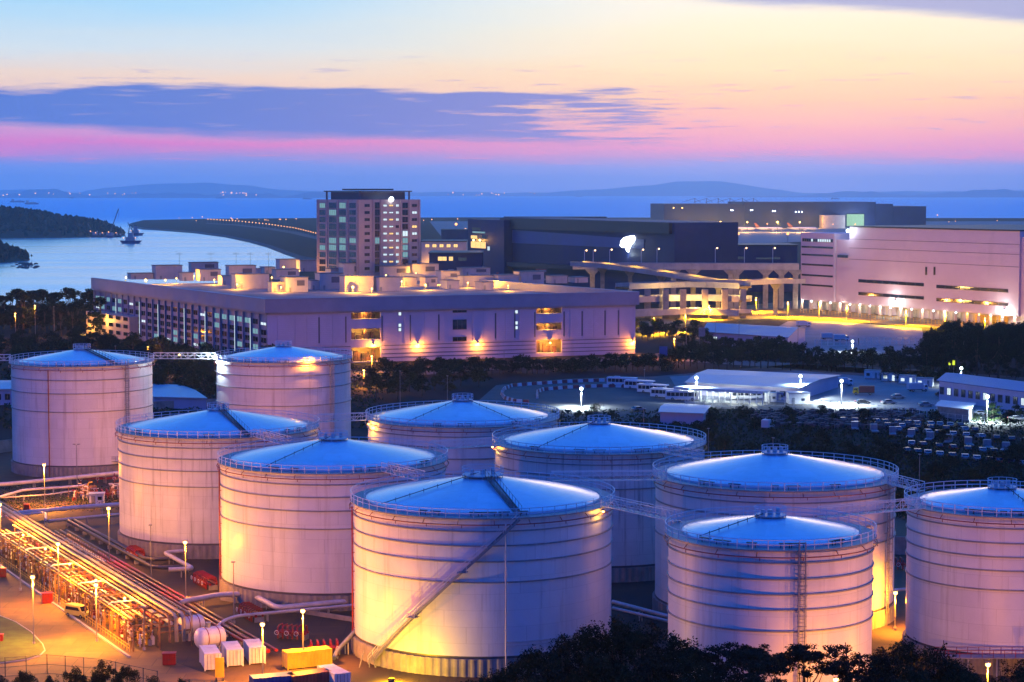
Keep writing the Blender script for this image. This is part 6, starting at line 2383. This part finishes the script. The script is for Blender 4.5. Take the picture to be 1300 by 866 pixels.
fl = Stock(far_lamp_m)
rp2 = [(264, 283.5), (300, 285.5), (340, 289.5), (375, 294.7), (404, 302)]
cnt = 0
tot = 38
for i in range(tot):
    u = i / (tot - 1) * (len(rp2) - 1)
    k = min(int(u), len(rp2) - 2)
    f = u - k
    x, y = rp2[k][0] + (rp2[k + 1][0] - rp2[k][0]) * f, rp2[k][1] + (rp2[k + 1][1] - rp2[k][1]) * f
    o_ = fl.get()
    place(o_, P(x, y), 0, f'{nth(i + 1)} lamp from the sea end along the curving shore road', .55 + .25 * (1 - i / tot), 'lamps along the far shore road')
for i in range(34):
    x = random.uniform(176, 400) if i < 16 else random.uniform(535, 1290)
    y = random.uniform(280, 284) if i < 16 else random.uniform(281, 288)
    if 790 < x < 1180 and i >= 16:
        y = random.uniform(289, 293)
    place(fl.get(), P(x, y), 0, 'tiny orange lamp on the flat airport ground by the sea', random.uniform(.5, .9), 'tiny lamps of the far airport ground')
for i, (x, y, s_) in enumerate([(635, 282, 1.0), (674, 279, 1.6), (711, 281, .9), (732, 281, .9), (759, 280, 1.2), (802, 281, 1.0), (579, 287, 1.5), (591, 289, 1.0), (937, 300, 1.3), (1000, 300, 1.3), (859, 272, 2.0), (1190, 268, 1.0)]):
    place(fl.get(), P(x, y + 11), 0, f'{nth(i + 1)} bright apron mast lamp counted from the navy hangar', s_, 'apron mast lamps of the airport')
mb = MB()
rnd = random.Random(8)
for i in range(44):
    x = rnd.choice((rnd.uniform(0, 180), rnd.uniform(560, 700), rnd.uniform(280, 330)))
    p = PD(x, 243 + rnd.uniform(1, 5), 16000)
    s_ = rnd.uniform(2, 4.5)
    mb.box(p.x - s_, p.y - s_, p.z - s_, p.x + s_, p.y + s_, p.z + s_)
struct(mb.build('distant_town_lights', M['far_light']), 'specks of light of a distant coastal town', 'stuff')

# ================================================================== TREES AND SCRUB
def spread(n, f):
    return [f(i, i / max(1, n - 1)) for i in range(n)]


ru = random.uniform
for i in range(36):          # ragged casuarinas on the near shore at left
    x = -12 + 138 * i / 35 + ru(-3, 3)
    y = ru(412, 428)
    p = P(x, y)
    tree('casuarina', p, hgt(ru(362, 388), p), f'{nth(i + 1)} ragged dark casuarina from the left in the shore belt', 'casuarinas of the left shore belt', 'casuarina_tree', sx=1.25)
for i in range(34):
    x, y = ru(-10, 128), ru(438, 470)
    tree(random.choice(('round_a', 'bush', 'round_b')), P(x, y), ru(7, 11), 'dark round tree in the thicket behind the tall far left tank', 'thicket behind the tall far left tank', sx=1.2)
for i in range(26):
    x = 135 + 215 * i / 25 + ru(-4, 4)
    y = 452 + (x - 135) * .11 + ru(-4, 8)
    tree(random.choice(('round_a', 'round_c', 'round_b')), P(x, y), ru(8, 11.5), f'{nth(i + 1)} leafy tree from the left along the side of the cargo building', 'trees along the cargo building side', sx=1.15)
for i, (x, y) in enumerate([(200, 498), (214, 488), (232, 492), (246, 500), (258, 492), (268, 505), (240, 482), (225, 478), (205, 480), (262, 480), (184, 476), (172, 470)]):
    tree(('round_c', 'round_b', 'round_a')[i % 3], P(x, y + 4), ru(8, 11), f'{nth(i + 1)} olive tree between the two far left tanks under the catwalk', 'trees under the far catwalk', sx=1.1)
NH = 52
for i in range(NH):
    x = 486 + (845 - 486) * i / (NH - 1) + ru(-2, 2)
    y = 478 - (x - 486) * .022 + ru(-1.5, 2)
    tree(random.choice(('round_a', 'bush', 'round_b', 'round_a')), P(x, y), ru(5.5, 7.8), f'{nth(i + 1)} dark tree from the left in the hedge row before the cargo building', 'hedge row before the cargo building', sx=1.2)
for i, (x, y) in enumerate([(478, 505), (492, 500), (505, 507), (520, 498), (536, 503), (552, 496), (500, 492), (530, 488), (566, 492), (470, 496), (585, 490), (608, 492)]):
    tree(('round_b', 'round_a', 'round_c')[i % 3], P(x, y), ru(6, 9), f'{nth(i + 1)} tree in the clump beyond the kart-side tank', 'clump beyond the kart-side tank', sx=1.25)
for i in range(13):
    x = 808 + 88 * i / 12
    tree(random.choice(('round_a', 'round_b', 'round_c')), P(x, 428 + ru(-6, 8) + (x - 808) * .08), ru(6.5, 10), f'{nth(i + 1)} tree from the left below the ramp stack', 'trees below the ramp stack', sx=1.1)
for i in range(40):
    x = 850 + 350 * i / 39 + ru(-3, 3)
    y = 466 + (x - 850) * .018 + ru(-3, 3)
    tree(random.choice(('round_a', 'round_b', 'round_a', 'round_c')), P(x, y), ru(7.5, 11) * (1.15 if 960 < x < 1010 else 1), f'{nth(i + 1)} tree from the left in the long row behind the depot hall', 'long tree row behind the depot hall', sx=1.0)
for i in range(20):
    x = 880 + 130 * i / 19
    tree(random.choice(('round_a', 'round_b')), P(x, 452 + ru(-4, 3)), ru(6, 9), 'dark tree between the low blue roofed shed and the tree row', 'trees before the low blue roofed shed', sx=1.1)
for i in range(46):
    x = ru(1172, 1320)
    y = ru(440, 482)
    p = P(x, y)
    tree(random.choice(('big_a', 'round_a', 'big_b')), p, min(22, hgt(ru(404, 416) + max(0, (1195 - x)) * .8, p)), 'tall black tree in the dense wood before the warehouse end', 'dense dark wood at the right', sx=.8)
for i in range(18):
    tree(random.choice(('bush', 'round_b', 'round_a')), P(ru(1110, 1310), ru(474, 488)), ru(4.5, 7), 'green tree in the belt behind the site cabins and blue shed', 'tree belt behind the site cabins', sx=1.1)
for i in range(120):
    x, y = ru(880, 1310), ru(528, 668)
    if y > 560 + (x - 880) * .30 + 10 or (1085 < x and 536 < y < 584 and random.random() < .75):
        continue
    tree(random.choice(('bush', 'bush', 'round_a', 'round_b')), P(x, y), ru(2.8, 6.0), 'dark bush in the wide scrub behind the right tanks', 'bushes of the dark scrub', 'bush', sx=1.3, cat='bush')
for i in range(26):
    x, y = ru(700, 860), ru(512, 560)
    if y < 520 + abs(x - 770) * .1:
        continue
    tree(random.choice(('bush', 'round_a', 'round_b')), P(x, y), ru(2.6, 4.6), 'dark shrub between the kart yard and the drip-streaked tank', 'shrubs beside the kart yard', 'bush', sx=1.2, cat='bush')
for i, (x, y, lb) in enumerate([(1180, 622, 'yellow lit bush by the pole above the right edge tank'), (652, 540, 'yellow lit bush by the pole behind the kart-side tank'), (902, 566, 'olive bush by the pole right of the drip-streaked tank'), (570, 500, 'small yellow lit bush behind the kart-side tank apex')]):
    tree('round_c', P(x, y), 4.5, lb, None, 'bush', sx=1.3, cat='bush')
    light(P(x - 4, y + 4, 3.5), 700, AMBER, .3)

# undergrowth over the scrub: uncountable low weeds
rnd = random.Random(77)
vs, fs = [], []
def weeds(n, xr, yr, ok, size):
    for _ in range(n):
        x, y = rnd.uniform(*xr), rnd.uniform(*yr)
        if not ok(x, y):
            continue
        p = P(x, y)
        for _k in range(3):
            c_ = p + Vector((rnd.gauss(0, .6), rnd.gauss(0, .9), rnd.uniform(.1, .9)))
            a = Vector((rnd.gauss(0, 1), rnd.gauss(0, 1), rnd.gauss(0, 1))).normalized() * size * rnd.uniform(.6, 1.3)
            b2 = a.cross(Vector((rnd.gauss(0, 1), rnd.gauss(0, 1), rnd.gauss(0, 1)))).normalized() * size * .5
            k = len(vs)
            vs.extend([tuple(c_ - a), tuple(c_ + b2), tuple(c_ + a), tuple(c_ - b2)])
            fs.append((k, k + 1, k + 2, k + 3))


weeds(15000, (700, 1340), (522, 690), lambda x, y: y < 575 + (x - 880) * .30 + 6 or x < 880, .5)
weeds(5000, (-20, 480), (440, 560), lambda x, y: y < 545, .6)
weeds(1200, (-10, 160), (618, 650), lambda x, y: True, .22)
struct(MB().add(vs, fs).build('undergrowth', M['leaf_mid']), 'low weeds and undergrowth on the waste ground', 'stuff')

# scrapyard clutter: stacked crates and pallets, countable in the photograph only as a mass
mb = MB()
for _ in range(900):
    x, y = rnd.uniform(955, 1170), rnd.uniform(524, 545)
    if y > 529 + (x - 955) * .05 + 11 or y < 520 + (x - 955) * .02:
        continue
    p = P(x, y)
    s_ = rnd.uniform(.3, .9)
    mb.box(p.x - s_, p.y - s_, 0, p.x + s_, p.y + s_, rnd.uniform(.4, 1.7))
struct(mb.build('scrap_debris', M['crate_mix']), 'dark heap of reddish scrap and pallets beside the depot', 'stuff')
for i in range(9):
    x, y = 1085 + i * 24, 548 + i * 3.4
    t_ = thing('old_truck', f'{nth(i + 1)} old grey truck cab from the left in the dark scrapyard row', 'truck', P(x, y - 2), 1.4 + ru(-.2, .2), 'old truck cabs in the scrapyard')
    MB().add([(-1, -1, .6), (1, -1, .6), (1, 1, .6), (-1, 1, .6), (-1, -1, 2.6), (.75, -1, 2.6), (.75, 1, 2.6), (-1, 1, 2.6)], MB.BOXF).build('cab', M['grey_steel' if i % 3 else 'car_silver'], t_)
    MB().add([(.83, -.8, 1.6), (.88, -.8, 1.6), (.88, .8, 1.6), (.83, .8, 1.6), (.72, -.8, 2.4), (.80, -.8, 2.4), (.80, .8, 2.4), (.72, .8, 2.4)], MB.BOXF).build('windscreen', M['glass_dark'], t_)
    MB().box(-5, -1, .7, -1.05, 1, 1.0).build('flatbed', M['grey_steel'], t_)
    wheels(t_, (-4, .2), 1.0, .45)

# ---- big dark trees on the slope below the camera
near = [(604, 862, 'big_a', 246), (640, 846, 'big_a', 250), (678, 822, 'big_a', 252), (715, 806, 'big_b', 255), (750, 792, 'big_a', 258), (790, 786, 'big_a', 256), (828, 790, 'big_b', 258), (862, 806, 'big_a', 252), (700, 838, 'big_b', 236), (760, 830, 'big_a', 236),
        (825, 826, 'big_b', 238), (880, 836, 'big_a', 236), (650, 864, 'big_b', 236), (900, 820, 'umbrella', 250), (960, 826, 'umbrella', 246), (1018, 816, 'umbrella', 248), (1072, 808, 'spire', 244), (1094, 822, 'spire', 246), (930, 842, 'big_b', 234),
        (1118, 822, 'big_b', 246), (1150, 812, 'big_a', 250), (1185, 822, 'big_b', 247), (1212, 836, 'big_a', 246), (1196, 806, 'spire', 250), (1270, 846, 'spire', 242), (1298, 838, 'big_b', 244), (1235, 858, 'big_a', 240), (1160, 846, 'big_a', 236), (1310, 850, 'big_a', 240)]
NMN = {'big_a': 'broad dark tree', 'big_b': 'dense black pine', 'umbrella': 'flat topped umbrella pine', 'spire': 'narrow pointed conifer'}
seen = {}
for i, (x, y, kd, d) in enumerate(sorted(near)):
    p = PD(x, y, d)
    seen[kd] = seen.get(kd, 0) + 1
    tree(kd, (p.x, p.y, 0), p.z / .985, f'{nth(seen[kd])} {NMN[kd]} from the left along the bottom of the picture', 'dark trees along the bottom edge', 'pine_tree' if kd != 'big_a' else 'tree', sx=(.82 if kd in ('big_a', 'big_b') else 1.0) * (1.0 if p.z > 12 else 1.3))
for i, (x, y, d) in enumerate([(2, 858, 268), (30, 852, 270), (62, 858, 268), (95, 848, 272), (128, 838, 274), (160, 846, 272), (195, 858, 268), (232, 862, 268), (150, 862, 262), (110, 866, 262)]):
    p = PD(x, y, d)
    tree('big_a' if i % 2 else 'big_b', (p.x, p.y, 0), p.z * 1.02, f'{nth(i + 1)} dark shrubby tree in the lower left corner counted from the left edge', 'dark trees in the lower left corner', sx=.85)

# ================================================================== AIR
hz = bpy.data.materials.new('haze_air')
hz.use_nodes = True
t = NT(hz.node_tree)
pv = t.n('ShaderNodeVolumePrincipled')
pv.inputs['Color'].default_value = (.52, .80, 1, 1)
pv.inputs['Density'].default_value = 5e-5
pv.inputs['Anisotropy'].default_value = 0.76
o = t.n('ShaderNodeOutputMaterial')
t.l(pv.outputs[0], o.inputs[1])
hb = MB().box(-22500, -1200, SEA - 2, 22500, 40000, 340).build('haze', hz)
struct(hb, 'pale blue sea haze', 'stuff')
